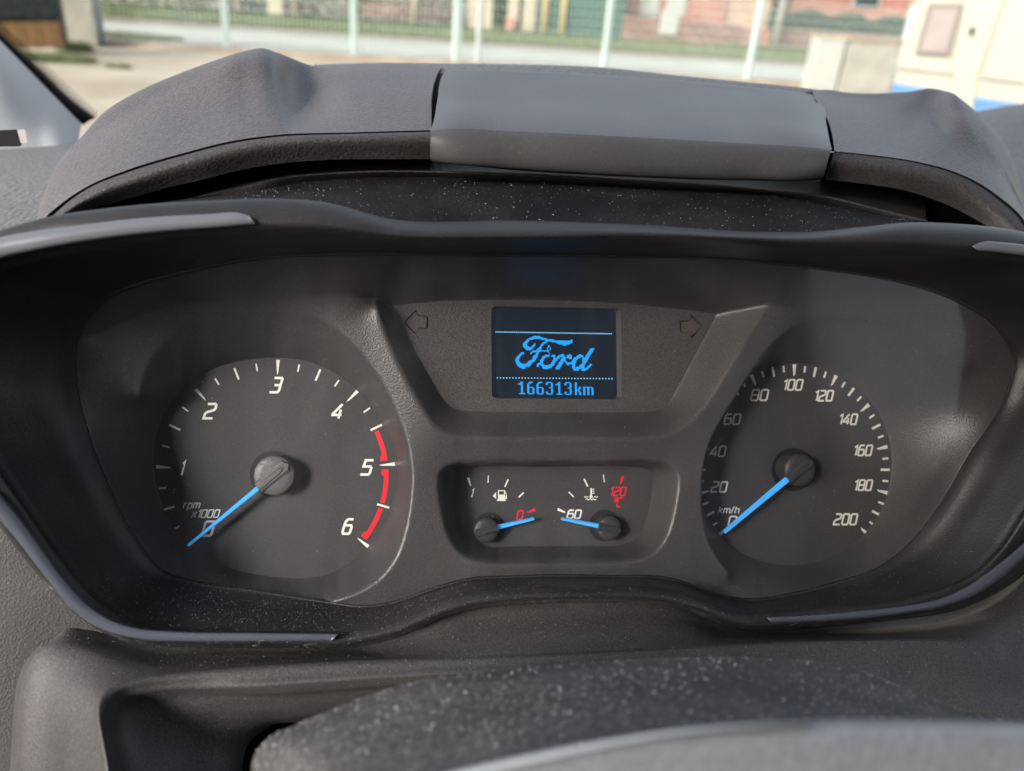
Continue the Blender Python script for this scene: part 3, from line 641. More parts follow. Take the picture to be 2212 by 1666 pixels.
Aa = by_angle(A2, 500); Ba = by_angle(B_L, 500)
mixr = lambda t, b: [tuple(x) for x in (Aa * (1 - t) + Ba * t + np.array([0, 0, b]))]
Ai = catmull(np.array(A_LOOP, float), 260, closed=True); Ti = np.roll(Ai, -1, 0)[:, :2] - np.roll(Ai, 1, 0)[:, :2]; Ti /= np.linalg.norm(Ti, axis=1)[:, None]
inn = np.stack([-Ti[:, 1], Ti[:, 0]], 1)          # inward in px for a clockwise loop
lip = lambda k, dz: [tuple(q) for q in np.column_stack([Ai[:, :2] + inn * k, Ai[:, 2] + dz])]
bezel = ring_loft('gauge_bezel', [lip(5, -3.5), lip(5, 0.6), lip(3, 1.6), lip(0, 1.8), mixr(.12, .0), mixr(.5, 0), mixr(.88, 0), B_L, B1, C_L, Dd], M['bezel'], dash, nang=900, nv=9, label='black bezel ring around the gauge cluster')

def strip(name, top, bot, mat, parent, rise=1.2, nu=120, **k):
    t = np.array(top, float); b = np.array(bot, float)
    up_ = t.copy(); dn = b.copy(); up0_ = t.copy(); dn0 = b.copy(); up0_[:, 2] -= 4; dn0[:, 2] -= 4; t[:, 2] += 1.0; b[:, 2] += 1.0
    t = catmull(t, nu); b = catmull(b, nu); t0 = catmull(up0_, nu); b0 = catmull(dn0, nu)
    mid1 = t * 0.8 + b * 0.2; mid2 = t * 0.2 + b * 0.8; mid1[:, 2] += rise; mid2[:, 2] += rise
    R = [W(x) for x in (t0, t, mid1, mid2, b, b0)]
    V = np.vstack(R); F = [list(x) for x in grid_faces(6, nu)] + [[i * nu for i in range(6)], [i * nu + nu - 1 for i in range(6)]]
    return put(name, V, F, mat, parent, smooth=True, **k)
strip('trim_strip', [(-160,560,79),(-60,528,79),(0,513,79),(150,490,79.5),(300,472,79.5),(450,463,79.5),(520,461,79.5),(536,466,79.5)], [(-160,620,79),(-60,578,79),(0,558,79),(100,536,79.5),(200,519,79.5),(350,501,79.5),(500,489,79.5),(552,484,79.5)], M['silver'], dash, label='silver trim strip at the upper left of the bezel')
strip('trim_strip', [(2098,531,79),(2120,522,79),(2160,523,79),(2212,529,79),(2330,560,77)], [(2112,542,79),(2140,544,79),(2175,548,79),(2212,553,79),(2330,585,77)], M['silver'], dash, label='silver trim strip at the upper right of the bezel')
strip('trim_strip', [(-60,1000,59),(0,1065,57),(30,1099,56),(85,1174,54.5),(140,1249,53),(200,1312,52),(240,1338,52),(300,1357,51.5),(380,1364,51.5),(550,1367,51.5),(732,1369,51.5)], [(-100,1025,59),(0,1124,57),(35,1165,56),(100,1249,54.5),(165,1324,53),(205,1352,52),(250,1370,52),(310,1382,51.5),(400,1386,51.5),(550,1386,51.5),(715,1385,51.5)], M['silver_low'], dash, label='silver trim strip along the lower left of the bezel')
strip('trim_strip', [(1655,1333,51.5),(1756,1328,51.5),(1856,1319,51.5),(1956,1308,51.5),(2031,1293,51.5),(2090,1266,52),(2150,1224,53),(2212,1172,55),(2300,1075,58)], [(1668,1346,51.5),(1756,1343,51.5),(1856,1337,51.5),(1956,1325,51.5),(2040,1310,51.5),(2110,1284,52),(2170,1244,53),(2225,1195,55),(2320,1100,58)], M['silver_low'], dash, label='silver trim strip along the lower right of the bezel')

# tray behind the bar, arch, back void
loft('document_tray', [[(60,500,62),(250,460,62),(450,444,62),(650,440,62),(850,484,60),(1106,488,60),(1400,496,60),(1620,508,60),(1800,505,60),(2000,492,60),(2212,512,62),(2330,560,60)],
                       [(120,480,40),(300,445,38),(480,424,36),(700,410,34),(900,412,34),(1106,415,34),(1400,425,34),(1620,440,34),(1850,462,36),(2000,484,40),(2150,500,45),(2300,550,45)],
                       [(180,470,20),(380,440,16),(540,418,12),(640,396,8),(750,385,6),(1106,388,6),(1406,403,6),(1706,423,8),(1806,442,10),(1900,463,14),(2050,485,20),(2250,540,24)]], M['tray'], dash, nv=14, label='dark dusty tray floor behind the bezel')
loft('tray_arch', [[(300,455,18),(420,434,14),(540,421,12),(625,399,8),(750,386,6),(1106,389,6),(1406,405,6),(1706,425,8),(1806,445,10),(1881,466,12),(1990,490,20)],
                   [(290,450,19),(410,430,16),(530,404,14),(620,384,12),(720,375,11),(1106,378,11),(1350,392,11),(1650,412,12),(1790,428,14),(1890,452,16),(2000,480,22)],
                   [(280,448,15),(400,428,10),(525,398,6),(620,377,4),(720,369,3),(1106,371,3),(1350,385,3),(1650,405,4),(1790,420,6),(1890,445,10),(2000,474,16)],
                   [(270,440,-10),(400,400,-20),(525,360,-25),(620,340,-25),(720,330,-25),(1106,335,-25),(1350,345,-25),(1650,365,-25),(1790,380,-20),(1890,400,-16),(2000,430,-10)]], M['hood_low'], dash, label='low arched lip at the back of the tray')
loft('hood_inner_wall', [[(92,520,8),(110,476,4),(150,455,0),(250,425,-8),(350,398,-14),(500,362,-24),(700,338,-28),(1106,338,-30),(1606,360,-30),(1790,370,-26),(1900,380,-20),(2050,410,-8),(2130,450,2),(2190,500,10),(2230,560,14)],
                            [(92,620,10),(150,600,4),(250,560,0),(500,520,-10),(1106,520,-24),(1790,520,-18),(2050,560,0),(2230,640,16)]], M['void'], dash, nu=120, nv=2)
# hood, left
E_L = [(80,505),(108,473),(130,450),(190,405),(275,370),(400,332),(500,307),(600,292),(750,287),(850,283),(931,281)]
def zr(P, zs):
    zs = np.interp(np.linspace(0, 1, len(P)), np.linspace(0, 1, len(zs)), zs); return [(p[0], p[1], z) for p, z in zip(P, zs)]
M['seam'] = simple('seam_shadow_gap', (0.016, 0.015, 0.016), 0.8, spec=0.2)
hl_rows = [
  zr([(130,510),(150,476),(190,455),(250,437),(350,409),(450,385),(500,372),(600,354),(700,346),(850,344),(934,344)], [30,18]),
  zr([(110,508),(122,475),(150,452),(215,415),(300,382),(410,346),(505,320),(600,304),(750,296),(850,293),(932,292)], [36,26]),
  zr([(96,505),(109,473),(131,451),(192,407),(276,373),(401,335),(501,310),(600,296),(750,290),(850,287),(931,285)], [34,24]),
  zr([(80,505),(96,470),(122,446),(186,402),(272,366),(398,328),(498,303),(600,289),(750,284),(850,281),(931,279)], [32,22]),
  [(76,490,22),(88,440,14),(112,390,6),(190,330,0),(290,270,-6),(420,215,-12),(520,180,-16),(590,178,-22),(628,200,-44),(760,180,-44),(880,178,-46),(938,180,-46)],
  [(80,470,12),(98,425,2),(118,365,-8),(180,308,-14),(285,240,-20),(425,170,-26),(525,126,-30),(585,124,-36),(634,158,-66),(760,150,-74),(880,150,-76),(945,160,-76)],
  [(84,468,6),(104,420,-4),(124,355,-14),(176,296,-20),(225,243,-28),(310,192,-34),(400,154,-38),(475,127,-42),(540,108,-46),(566,104,-48),(595,113,-54),(650,136,-80),(688,144,-96),(750,142,-104),(850,138,-108),(955,147,-110)],
  [(90,475,-10),(112,430,-20),(134,370,-30),(186,310,-36),(235,257,-44),(320,206,-50),(410,170,-54),(485,145,-58),(545,126,-62),(571,124,-66),(600,131,-74),(655,148,-100),(693,154,-110),(750,152,-120),(850,148,-124),(955,155,-124)]]
def two(rows, a, b):  # resample helper for rows with uneven counts (catmull resamples by length already)
    return rows
def hood_end(rows, idx, sd):
    P = np.array([r[idx] for r in rows], float); Q = P + np.array([sd * 4, 0, -14]); R2 = P + np.array([sd * 45, 2, -18])
    k = 60; A = [catmull(x, k) for x in (P, Q, R2)]
    V = np.vstack([W(x) for x in A]); put('hood_end', V, grid_faces(3, k), M['void'], dash, smooth=False)
hood_end(hl_rows[:3], -1, 1); hood_end(hl_rows[3:], -1, 1)
hl_rows[3] = [(p[0], p[1] + 2.5, p[2] + .8) for p in hl_rows[3]]
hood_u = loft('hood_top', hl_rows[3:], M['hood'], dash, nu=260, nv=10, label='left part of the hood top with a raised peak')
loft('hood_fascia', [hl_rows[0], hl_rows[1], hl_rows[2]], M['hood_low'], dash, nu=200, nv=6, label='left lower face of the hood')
loft('hood_seam', [hl_rows[2], [(p[0], p[1] - 1.5, p[2] - 3) for p in hl_rows[2]], hl_rows[3]], M['seam'], dash, nu=200, nv=1)
# hood underside
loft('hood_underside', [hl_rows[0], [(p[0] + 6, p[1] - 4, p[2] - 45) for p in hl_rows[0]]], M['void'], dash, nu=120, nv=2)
# hood, right
hr = [
  [(1775,388,18),(1856,396,19),(1956,412,22),(2040,440,24),(2100,470,28),(2150,500,34),(2200,540,40)],
  [(1790,350,24),(1870,354,25),(1960,368,28),(2060,402,30),(2130,440,34),(2180,480,38),(2212,520,42)],
  [(1797,330,23),(1881,338,24),(1981,353,27),(2056,374,29),(2106,397,31),(2156,432,34),(2196,467,37),(2225,510,42)],
  [(1798,325,21),(1882,333,22),(1983,348,25),(2058,368,27),(2110,391,29),(2162,426,32),(2202,461,35),(2232,505,40)],
  [(1790,280,-6),(1860,285,-8),(1960,296,-6),(2040,300,0),(2100,320,6),(2150,362,12),(2190,420,18),(2225,480,28)],
  [(1772,235,-38),(1840,240,-44),(1930,246,-42),(2015,240,-42),(2068,254,-12),(2125,300,-2),(2175,370,8),(2215,450,18)],
  [(1751,203,-72),(1800,207,-84),(1870,214,-78),(1960,214,-60),(2020,206,-56),(2056,214,-32),(2106,248,-20),(2150,300,-10),(2185,360,0),(2206,420,8),(2222,470,14)],
  [(1751,196,-96),(1790,194,-100),(1831,200,-96),(1881,202,-88),(1956,199,-72),(2041,197,-56),(2071,212,-46),(2106,240,-36),(2146,281,-26),(2181,330,-14),(2202,390,-4),(2216,450,6)],
  [(1751,206,-110),(1790,204,-114),(1831,210,-110),(1881,212,-104),(1956,210,-90),(2041,210,-74),(2066,224,-64),(2100,252,-54),(2138,293,-44),(2172,342,-30),(2192,400,-20),(2206,460,-10)]]
hr = [[(r[0][0] + 5, r[0][1], r[0][2])] + list(r[1:]) for r in hr]
hr[3] = [(p[0], p[1] + 2.0, p[2] + .8) for p in hr[3]]
hood_end(hr[:3], 0, -1); hood_end(hr[3:], 0, -1)
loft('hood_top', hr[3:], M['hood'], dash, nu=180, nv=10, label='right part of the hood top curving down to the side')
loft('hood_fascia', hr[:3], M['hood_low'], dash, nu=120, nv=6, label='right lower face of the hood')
loft('hood_seam', [hr[2], [(p[0], p[1] - 1.5, p[2] - 3) for p in hr[2]], hr[3]], M['seam'], dash, nu=120, nv=1)
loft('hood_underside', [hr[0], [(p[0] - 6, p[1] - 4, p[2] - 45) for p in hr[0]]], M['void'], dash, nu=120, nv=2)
# centre lid box
def row(P, z): return [(p[0], p[1], z) for p in P]
lid_rows = [
  [(948,340,0),(1106,356,0),(1356,370,0),(1606,378,0),(1765,376,0)],
  [(938,351,24),(960,353,26),(1106,366,26),(1356,381,26),(1606,389,26),(1755,388,26),(1774,386,24)],
  [(931,346,28),(958,350,30),(1106,362,30),(1356,378,30),(1606,386,30),(1758,385,30),(1779,382,28)],
  [(930,290,33),(955,289,34),(1106,292,34),(1356,303,34),(1606,317,34),(1765,326,34),(1794,328,33)],
  [(929,283,31.5),(953,280,33),(1106,284,33),(1356,296,33),(1606,310,33),(1765,320,33),(1797,323,31.5)],
  [(932,276,28),(955,273,30),(1106,277,30),(1356,289,30),(1606,303,30),(1765,313,30),(1795,316,28)],
  [(945,215,-10),(965,212,-8),(1106,216,-8),(1356,226,-8),(1606,243,-8),(1755,258,-8),(1785,268,-10)],
  [(956,162,-50),(975,160,-48),(1106,163,-48),(1356,174,-48),(1606,196,-48),(1735,208,-48),(1768,217,-50)],
  [(962,153,-58),(980,151,-57),(1106,153,-57),(1356,166,-57),(1606,187,-57),(1735,201,-57),(1752,204,-58)],
  [(966,156,-66),(984,154,-66),(1106,156,-66),(1356,169,-66),(1606,190,-66),(1735,204,-66),(1750,207,-66)]]
lid = loft('compartment_lid', lid_rows, M['lid'], dash, nu=200, nv=5, sharp=(4,), label='smooth grey lid box at the middle of the hood')
# lid end walls
def endwall(idx, dz, name='lid_end'):
    P = np.array([r[idx] for r in lid_rows], float); n_ = len(P)
    Q = P.copy(); Q[:, 2] -= 22; Q[:, 0] += dz
    V = np.vstack([W(P), W(Q)]); F = [[i, i + 1, n_ + i + 1, n_ + i] for i in range(n_ - 1)]
    put(name, V, F, M['hood_low'], dash)
endwall(0, 3); endwall(-1, -3)
for i in range(11):                           # perforations under the lid edge
    u_ = 1178 + i * 40.3; v_ = 362 + (u_ - 1178) * 0.031
    P = W(np.array([(u_ + 2.6 * math.cos(t), v_ + 3.0 * math.sin(t), 30.6) for t in np.linspace(0, 2 * np.pi, 12, endpoint=False)]))
    put('lid_vent_hole', P, [list(range(12))], M['void'], lid, smooth=False)
# rear edge band behind the lid
loft('hood_rear_edge', [[(700,160,-90),(955,160,-90),(1106,164,-90),(1306,172,-90),(1506,188,-90),(1756,210,-90)], [(680,140,-112),(800,136,-118),(955,137,-120),(1106,139,-120),(1306,146,-120),(1456,162,-120),(1606,177,-118),(1760,193,-112),(1800,199,-108)],
                         [(680,146,-124),(800,142,-130),(955,143,-134),(1106,145,-134),(1306,152,-134),(1456,168,-134),(1606,183,-130),(1760,199,-124),(1800,206,-120)]], M['dashtop'], dash, label='grained rear edge of the hood behind the lid')
# dash top
loft('dash_top', [[(-400,620,-30),(0,560,-40),(100,540,-40),(1106,470,-60),(2100,470,-60),(2212,475,-60),(2600,520,-60)],
                  [(-400,420,-150),(0,392,-160),(150,380,-160),(600,350,-200),(1106,330,-220),(1800,330,-220),(2180,340,-180),(2600,360,-160)],
                  [(-400,335,-290),(0,322,-300),(120,314,-310),(600,280,-360),(1106,262,-380),(1700,255,-380),(2111,240,-340),(2180,228,-320),(2300,219,-300),(2600,205,-290)],
                  [(-400,332,-330),(0,319,-340),(120,311,-350),(600,280,-420),(1106,262,-440),(1700,257,-440),(2111,246,-400),(2180,234,-380),(2300,226,-360),(2600,215,-340)]], M['dashtop'], dash, nv=10, nu=200, label='grained dash top behind the hood')

# lower panel
OUT_ = [(22,1860,44),(28,1720,44),(35,1620,43.5),(38,1560,43),(48,1480,41.5),(62,1436,40.5),(88,1403,39.5),(130,1382,38),(190,1385,36),(250,1396,34),(450,1405,34),(700,1400,34),(775,1395,34),(850,1366,34),(950,1321,34),(1000,1311,33),(1106,1307,33),(1406,1300,33),(1481,1320,33),(1556,1353,33),(1631,1360,33),(1756,1356,33),(1956,1344,33),(2056,1331,33),(2150,1292,34),(2260,1200,36),(2500,1000,40)]
RDG = cv(c7, [(500,1560,92),(482,1350,87),(470,1162,81),(446,1020,76),(432,930,72),(436,870,69),(462,826,66),(515,792,63),(600,769,60.5),(800,742,57),(1000,722,54.5),(1500,690,53),(2212,663,53)]) + cv(c8, [(500,640,53),(1000,615,53),(1500,600,53),(1900,603,54),(2100,640,56),(2212,690,59),(2700,860,66)])
BND = cv(c7, [(560,1560,74),(540,1350,70),(525,1162,66),(500,1020,62),(500,940,61),(520,890,60),(570,850,59),(680,825,57.5),(900,815,56),(1080,809,57),(1300,795,57),(1500,780,57),(2212,738,57)]) + cv(c8, [(400,716,56.5),(800,700,55.5),(1100,705,56),(1300,740,58),(1500,800,62),(1750,880,66),(2000,930,70),(2212,980,74),(2700,1100,80)])
BN2 = cv(c7, [(740,1560,60),(740,1350,57),(740,1162,55),(740,1060,53.5),(760,990,52.5),(800,930,52),(880,890,51.5),(980,870,51),(1080,855,51),(1300,838,51),(1500,822,51),(2212,775,51)]) + cv(c8, [(400,756,50.5),(800,740,50),(1100,748,51),(1300,790,56),(1500,850,62),(1750,930,70),(2000,1000,76),(2212,1050,80),(2700,1200,88)])
CAV = cv(c7, [(985,1560,50),(985,1350,48),(985,1162,46),(990,1080,45),(1010,1010,45),(1060,960,45),(1140,930,45),(1250,912,45),(1400,892,45),(1600,870,45),(1900,850,45),(2212,840,45)]) + cv(c8, [(400,830,45),(1100,830,46),(1500,920,60),(2212,1200,80),(2700,1300,90)])
CV2 = [(u + (16 if u < 560 else 4), v + 10, z - 3) for (u, v, z) in CAV]
CV3 = [(u + (24 if u < 560 else 8), v + 18, z - 30) for (u, v, z) in CAV]
nl = 420
O_, R_1 = catmull(np.array(OUT_, float), nl), catmull(np.array(RDG, float), nl)
mx_ = lambda t, dz: [tuple(q) for q in (O_ * (1 - t) + R_1 * t + np.array([0, 0, dz]))]
B_ = catmull(np.array(BND, float), nl)
mb_ = lambda t, dz: [tuple(q) for q in (R_1 * (1 - t) + B_ * t + np.array([0, 0, dz]))]
low = loft('lower_panel', [[(u + (12 if u < 150 else 0), v - (0 if u < 100 else 24), z - 6) for (u, v, z) in OUT_], OUT_, mx_(.35, -1.0), mx_(.72, -.6), mx_(.92, -.1), RDG, mb_(.1, .6), mb_(.5, .8), mb_(.9, .9), BND, BN2, CAV, CV2, CV3], M['lower'], dash, nu=nl, nv=5, label='grained lower dash panel under the bezel')
EDG = [(96,1399,39.3),(74,1422,40),(62,1440,40.6),(48,1480,41.5),(38,1560,43),(35,1620,43.5),(28,1720,44),(22,1860,44)]
loft('panel_edge', [[(p[0] + 9, p[1] + 3, p[2] + .6) for p in EDG], [(p[0] + 3, p[1], p[2] + .7) for p in EDG], [(p[0] - 3, p[1] - 2, p[2] - 1.5) for p in EDG], [(p[0] - 4, p[1] - 3, p[2] - 25) for p in EDG]], M['lower'], dash, nu=90, nv=5)
loft('column_void', [[(380,1380,18),(1300,1380,18),(2400,1400,18)], [(380,1700,22),(1300,1700,22),(2400,1700,22)], [(380,2100,22),(1300,2100,22),(2400,2100,22)]], M['void'], dash, nu=20, nv=2)
M['side'] = plastic('side_plastic', (0.026, 0.025, 0.026), 0.55, 0.5, 1200, dust=0.3, dscale=800, speck=0.3)
loft('side_recess', [[(-300,500,-20),(60,850,-20),(500,1250,-20)], [(-300,1300,-10),(60,1500,-10),(300,1700,-10)], [(-300,1900,0),(60,1900,0),(300,1900,0)]], M['side'], dash, nv=3, nu=20)

# ================================================================== steering column and wheel
colc = thing('steering_column_cover', 'dusty dark domed steering column cover in front of the gauges', 'column cover', W(np.array([1300., 1900., 120.])))
SIL = [(540,1760),(546,1700),(552,1634),(574,1602),(650,1562),(750,1521),(850,1487),(950,1463),(1106,1446),(1306,1430),(1506,1422),(1656,1424),(1781,1433),(1881,1460),(1981,1499),(2081,1534),(2212,1566),(2400,1620)]
SIL2 = [(600,1790),(620,1730),(640,1690),(670,1650),(740,1610),(830,1572),(920,1540),(1000,1520),(1120,1500),(1310,1478),(1506,1468),(1656,1470),(1770,1480),(1860,1503),(1960,1535),(2060,1562),(2212,1590),(2400,1640)]
SIL3 = [(700,1850),(720,1800),(760,1760),(800,1730),(860,1700),(920,1672),(1000,1640),(1060,1616),(1150,1590),(1310,1560),(1480,1540),(1640,1538),(1750,1545),(1850,1560),(1950,1580),(2060,1598),(2212,1620),(2400,1660)]
loft('cover_shell', [[(p[0] + 8, p[1] + 22, 108) for p in SIL], zr(SIL, [126, 126]), [(p[0] * .7 + q[0] * .3, p[1] * .7 + q[1] * .3 - 3, 134) for p, q in zip(SIL, SIL2)], zr(SIL2, [144, 144]), zr(SIL3, [166, 166]), [(p[0], p[1] + 130, 182) for p in SIL3]], M['column'], colc, nu=220, nv=8)
wheel = thing('steering_wheel', 'pale grey steering wheel hub edge, out of focus at the bottom right', 'steering wheel', W(np.array([1500., 1900., 190.])))
R_ = [(500,1800),(700,1738),(900,1690),(1106,1641),(1306,1600),(1456,1576),(1606,1563),(1756,1556),(1900,1554),(2050,1556),(2212,1560),(2400,1566)]
M['wheel'] = plastic('wheel_satin_grey', (0.30, 0.31, 0.325), 0.36, 0.25, 900, var=0.12, dust=0.1)
loft('hub_cover', [[(p[0], p[1] + 14, 196) for p in R_], [(p[0], p[1] + 3, 200) for p in R_], [(p[0], p[1], 204) for p in R_], [(p[0], p[1] + 6, 208) for p in R_], [(p[0], p[1] + 30, 211) for p in R_], [(p[0], p[1] + 90, 213) for p in R_], [(p[0], p[1] + 300, 213) for p in R_]], M['wheel'], wheel, nu=160, nv=6)
M['hilite'] = simple('painted_highlight', (0.75, 0.77, 0.80), 0.3)  # pale strip standing in for the specular streak on the hub's rounded edge
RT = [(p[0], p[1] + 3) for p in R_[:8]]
strip('hub_painted_highlight', [(p[0], p[1] - 4 + max(0, i - 3) * 1.5, 208) for i, p in enumerate(RT)], [(p[0], p[1] + 20 - i * 2.6, 209.5) for i, p in enumerate(RT)], M['hilite'], wheel, rise=1.0)

# ================================================================== pillar, windscreen
pil = thing('windscreen_pillar', 'pale grey trimmed windscreen pillar with black rubber seal at the left', 'windscreen pillar', W(np.array([0., 320., -330.])))
M['pillar'] = plastic('pillar_fabric', (0.52, 0.53, 0.54), 0.8, 0.4, 700, var=0.03, speck=0.03)
loft('pillar_trim', [[(-260,-180,-300),(-120,-35,-310),(0,88,-320),(90,180,-330),(160,252,-340),(176,268,-345)], [(-260,-120,-270),(-120,20,-285),(0,128,-300),(80,212,-318),(150,274,-332),(172,290,-340)], [(-260,300,-260),(-120,322,-270),(0,322,-285),(80,318,-300),(150,316,-320),(170,312,-335)]], M['pillar'], pil, nv=8, nu=60)
loft('rubber_seal', [[(-260,-205,-318),(-120,-60,-322),(0,74,-334),(90,155,-344),(160,222,-354),(206,256,-360)], [(-260,-192,-306),(-120,-47,-312),(0,82,-324),(90,168,-334),(160,238,-346),(192,262,-352)], [(-260,-178,-304),(-120,-33,-312),(0,92,-324),(90,184,-334),(160,256,-346),(180,270,-352)]], M['void'], pil, nv=4, nu=60)
scrn = thing('windscreen', 'clear dusty windscreen above the dash with a dotted dark border at the left', 'windscreen', W(np.array([1106., 260., -420.])))
wm, nt, b = newmat('windscreen_glass'); nt.nodes.remove(b); out = nt.nodes['Material Output']
tr = N(nt, 'BsdfTransparent'); tr.inputs[0].default_value = (0.93, 0.96, 0.94, 1); gl = N(nt, 'BsdfGlossy'); gl.inputs['Roughness'].default_value = 0.02
mxs = N(nt, 'MixShader'); mxs.inputs[0].default_value = 0.03; nt.links.new(tr.outputs[0], mxs.inputs[1]); nt.links.new(gl.outputs[0], mxs.inputs[2]); nt.links.new(mxs.outputs[0], out.inputs[0])
loft('glass_pane', [[(-260,-215,-320),(0,70,-340),(120,180,-350),(215,262,-365),(600,300,-440),(1106,300,-460),(1700,280,-460),(2212,240,-420),(2600,220,-380)], [(-260,-500,-300),(0,-500,-320),(120,-500,-320),(215,-500,-330),(600,-500,-350),(1106,-500,-360),(1700,-500,-350),(2212,-500,-330),(2600,-500,-300)]], wm, scrn, nv=3, nu=60)
fo = catmull(np.array([(-260,-240,-322),(-120,-95,-327),(0,46,-339),(90,128,-349),(160,196,-359),(214,246,-365)], float), 130)
fi = catmull(np.array([(-260,-200,-320),(-120,-55,-325),(0,80,-337),(90,161,-347),(160,228,-357),(204,258,-363)], float), 130)
V, F = [], []
for r_ in range(6):
    t_ = (r_ + .5) / 6
    for k_ in range(129):
        k1 = k_ + (0.5 if r_ % 2 else 0.0); a_ = fo[k_] * (1 - t_) + fi[k_] * t_; d_ = (fo[min(k_ + 1, 129)] - fo[k_]); a_ = a_ + d_ * (k1 - k_); e_ = (fi[k_] - fo[k_]) / 6
        q_ = 0.22 + 0.30 * t_; b = len(V)
        V += [tuple(a_ - d_ * q_ * .9 - e_ * q_), tuple(a_ + d_ * q_ * .9 - e_ * q_), tuple(a_ + d_ * q_ * .9 + e_ * q_), tuple(a_ - d_ * q_ * .9 + e_ * q_)]; F.append([b, b + 1, b + 2, b + 3])
put('dotted_border', W(np.array(V)), F, M['void'], scrn, smooth=False, kind='stuff')
# small black bar with pale end on the dash
dev = thing('phone_holder_arm', 'short black bar with a pale square end lying at the left edge of dash top', 'holder arm', W(np.array([30., 317., -80.])))
def prism(name, P, z0, z1, mat, parent, **k):
    n_ = len(P); A = W(np.array([(p[0], p[1], z1) for p in P], float)); B = W(np.array([(p[0], p[1], z0) for p in P], float))
    F = [list(range(n_)), list(range(2 * n_ - 1, n_ - 1, -1))] + [[i, (i + 1) % n_, n_ + (i + 1) % n_, n_ + i] for i in range(n_)]
    return put(name, np.vstack([A, B]), F, mat, parent, smooth=False, **k)
prism('bar', [(-60,284),(36,280),(40,284),(48,308),(46,315),(40,317),(-60,318)], -90, -76, simple('black_bar', (0.010, 0.010, 0.011), 0.7, spec=0.12), dev)
prism('end_piece', [(37,281),(52,279),(55,283),(59,306),(57,309),(45,310)], -88, -75, simple('pale_end', (0.27, 0.26, 0.23), 0.4), dev)

# cab body around the camera: roof lining, floor, bulkhead, doors below the side windows
cab = thing('van_cab', 'inside of the van cab around the viewer with pale roof lining and open side glass', 'van cab', (0.2, -0.4, 0.7))
def cbox(name, x0, x1, y0, y1, z0, z1, mat):
    V = [(x, y, z) for z in (z0, z1) for (x, y) in ((x0, y0), (x1, y0), (x1, y1), (x0, y1))]
    return put(name, np.array(V), [[3, 2, 1, 0], [4, 5, 6, 7], [0, 1, 5, 4], [1, 2, 6, 5], [2, 3, 7, 6], [3, 0, 4, 7]], mat, cab, smooth=False)
M['liner'] = simple('roof_lining', (0.36, 0.36, 0.36), 0.9, var=0.05); M['trimdark'] = simple('cab_trim', (0.06, 0.06, 0.062), 0.6)
cbox('roof_lining', -0.80, 1.30, -1.25, 0.08, 2.50, 2.55, M['liner'])
cbox('bulkhead', -0.80, 1.30, -1.32, -1.25, 0.6, 2.55, M['trimdark'])
cbox('floor', -0.80, 1.30, -1.25, 0.70, 0.55, 0.60, M['trimdark'])
cbox('firewall', -0.78, 1.28, 0.72, 0.78, 0.60, 1.35, M['trimdark'])
cbox('door_panel', -0.84, -0.80, -0.95, 0.45, 0.60, 1.48, M['trimdark']); cbox('door_panel', 1.30, 1.34, -0.95, 0.45, 0.60, 1.48, M['trimdark'])
cbox('door_pillar', -0.84, -0.78, -1.25, -1.05, 0.60, 2.50, M['trimdark']); cbox('door_pillar', 1.28, 1.34, -1.25, -0.95, 0.60, 2.50, M['trimdark'])
# driver's seat back behind the camera
sv = thing('driver_seat', 'dark cloth driver seat behind the viewer', 'seat', (0.0, -0.75, 0.6))
cab_, cab = cab, sv
cbox('seat_cushion', -0.26, 0.26, -0.85, -0.35, 1.0, 1.14, M['trimdark']); cbox('seat_back', -0.25, 0.25, -0.98, -0.85, 1.1, 1.75, M['trimdark']); cbox('headrest', -0.13, 0.13, -0.98, -0.88, 1.78, 1.98, M['trimdark'])
cab = cab_

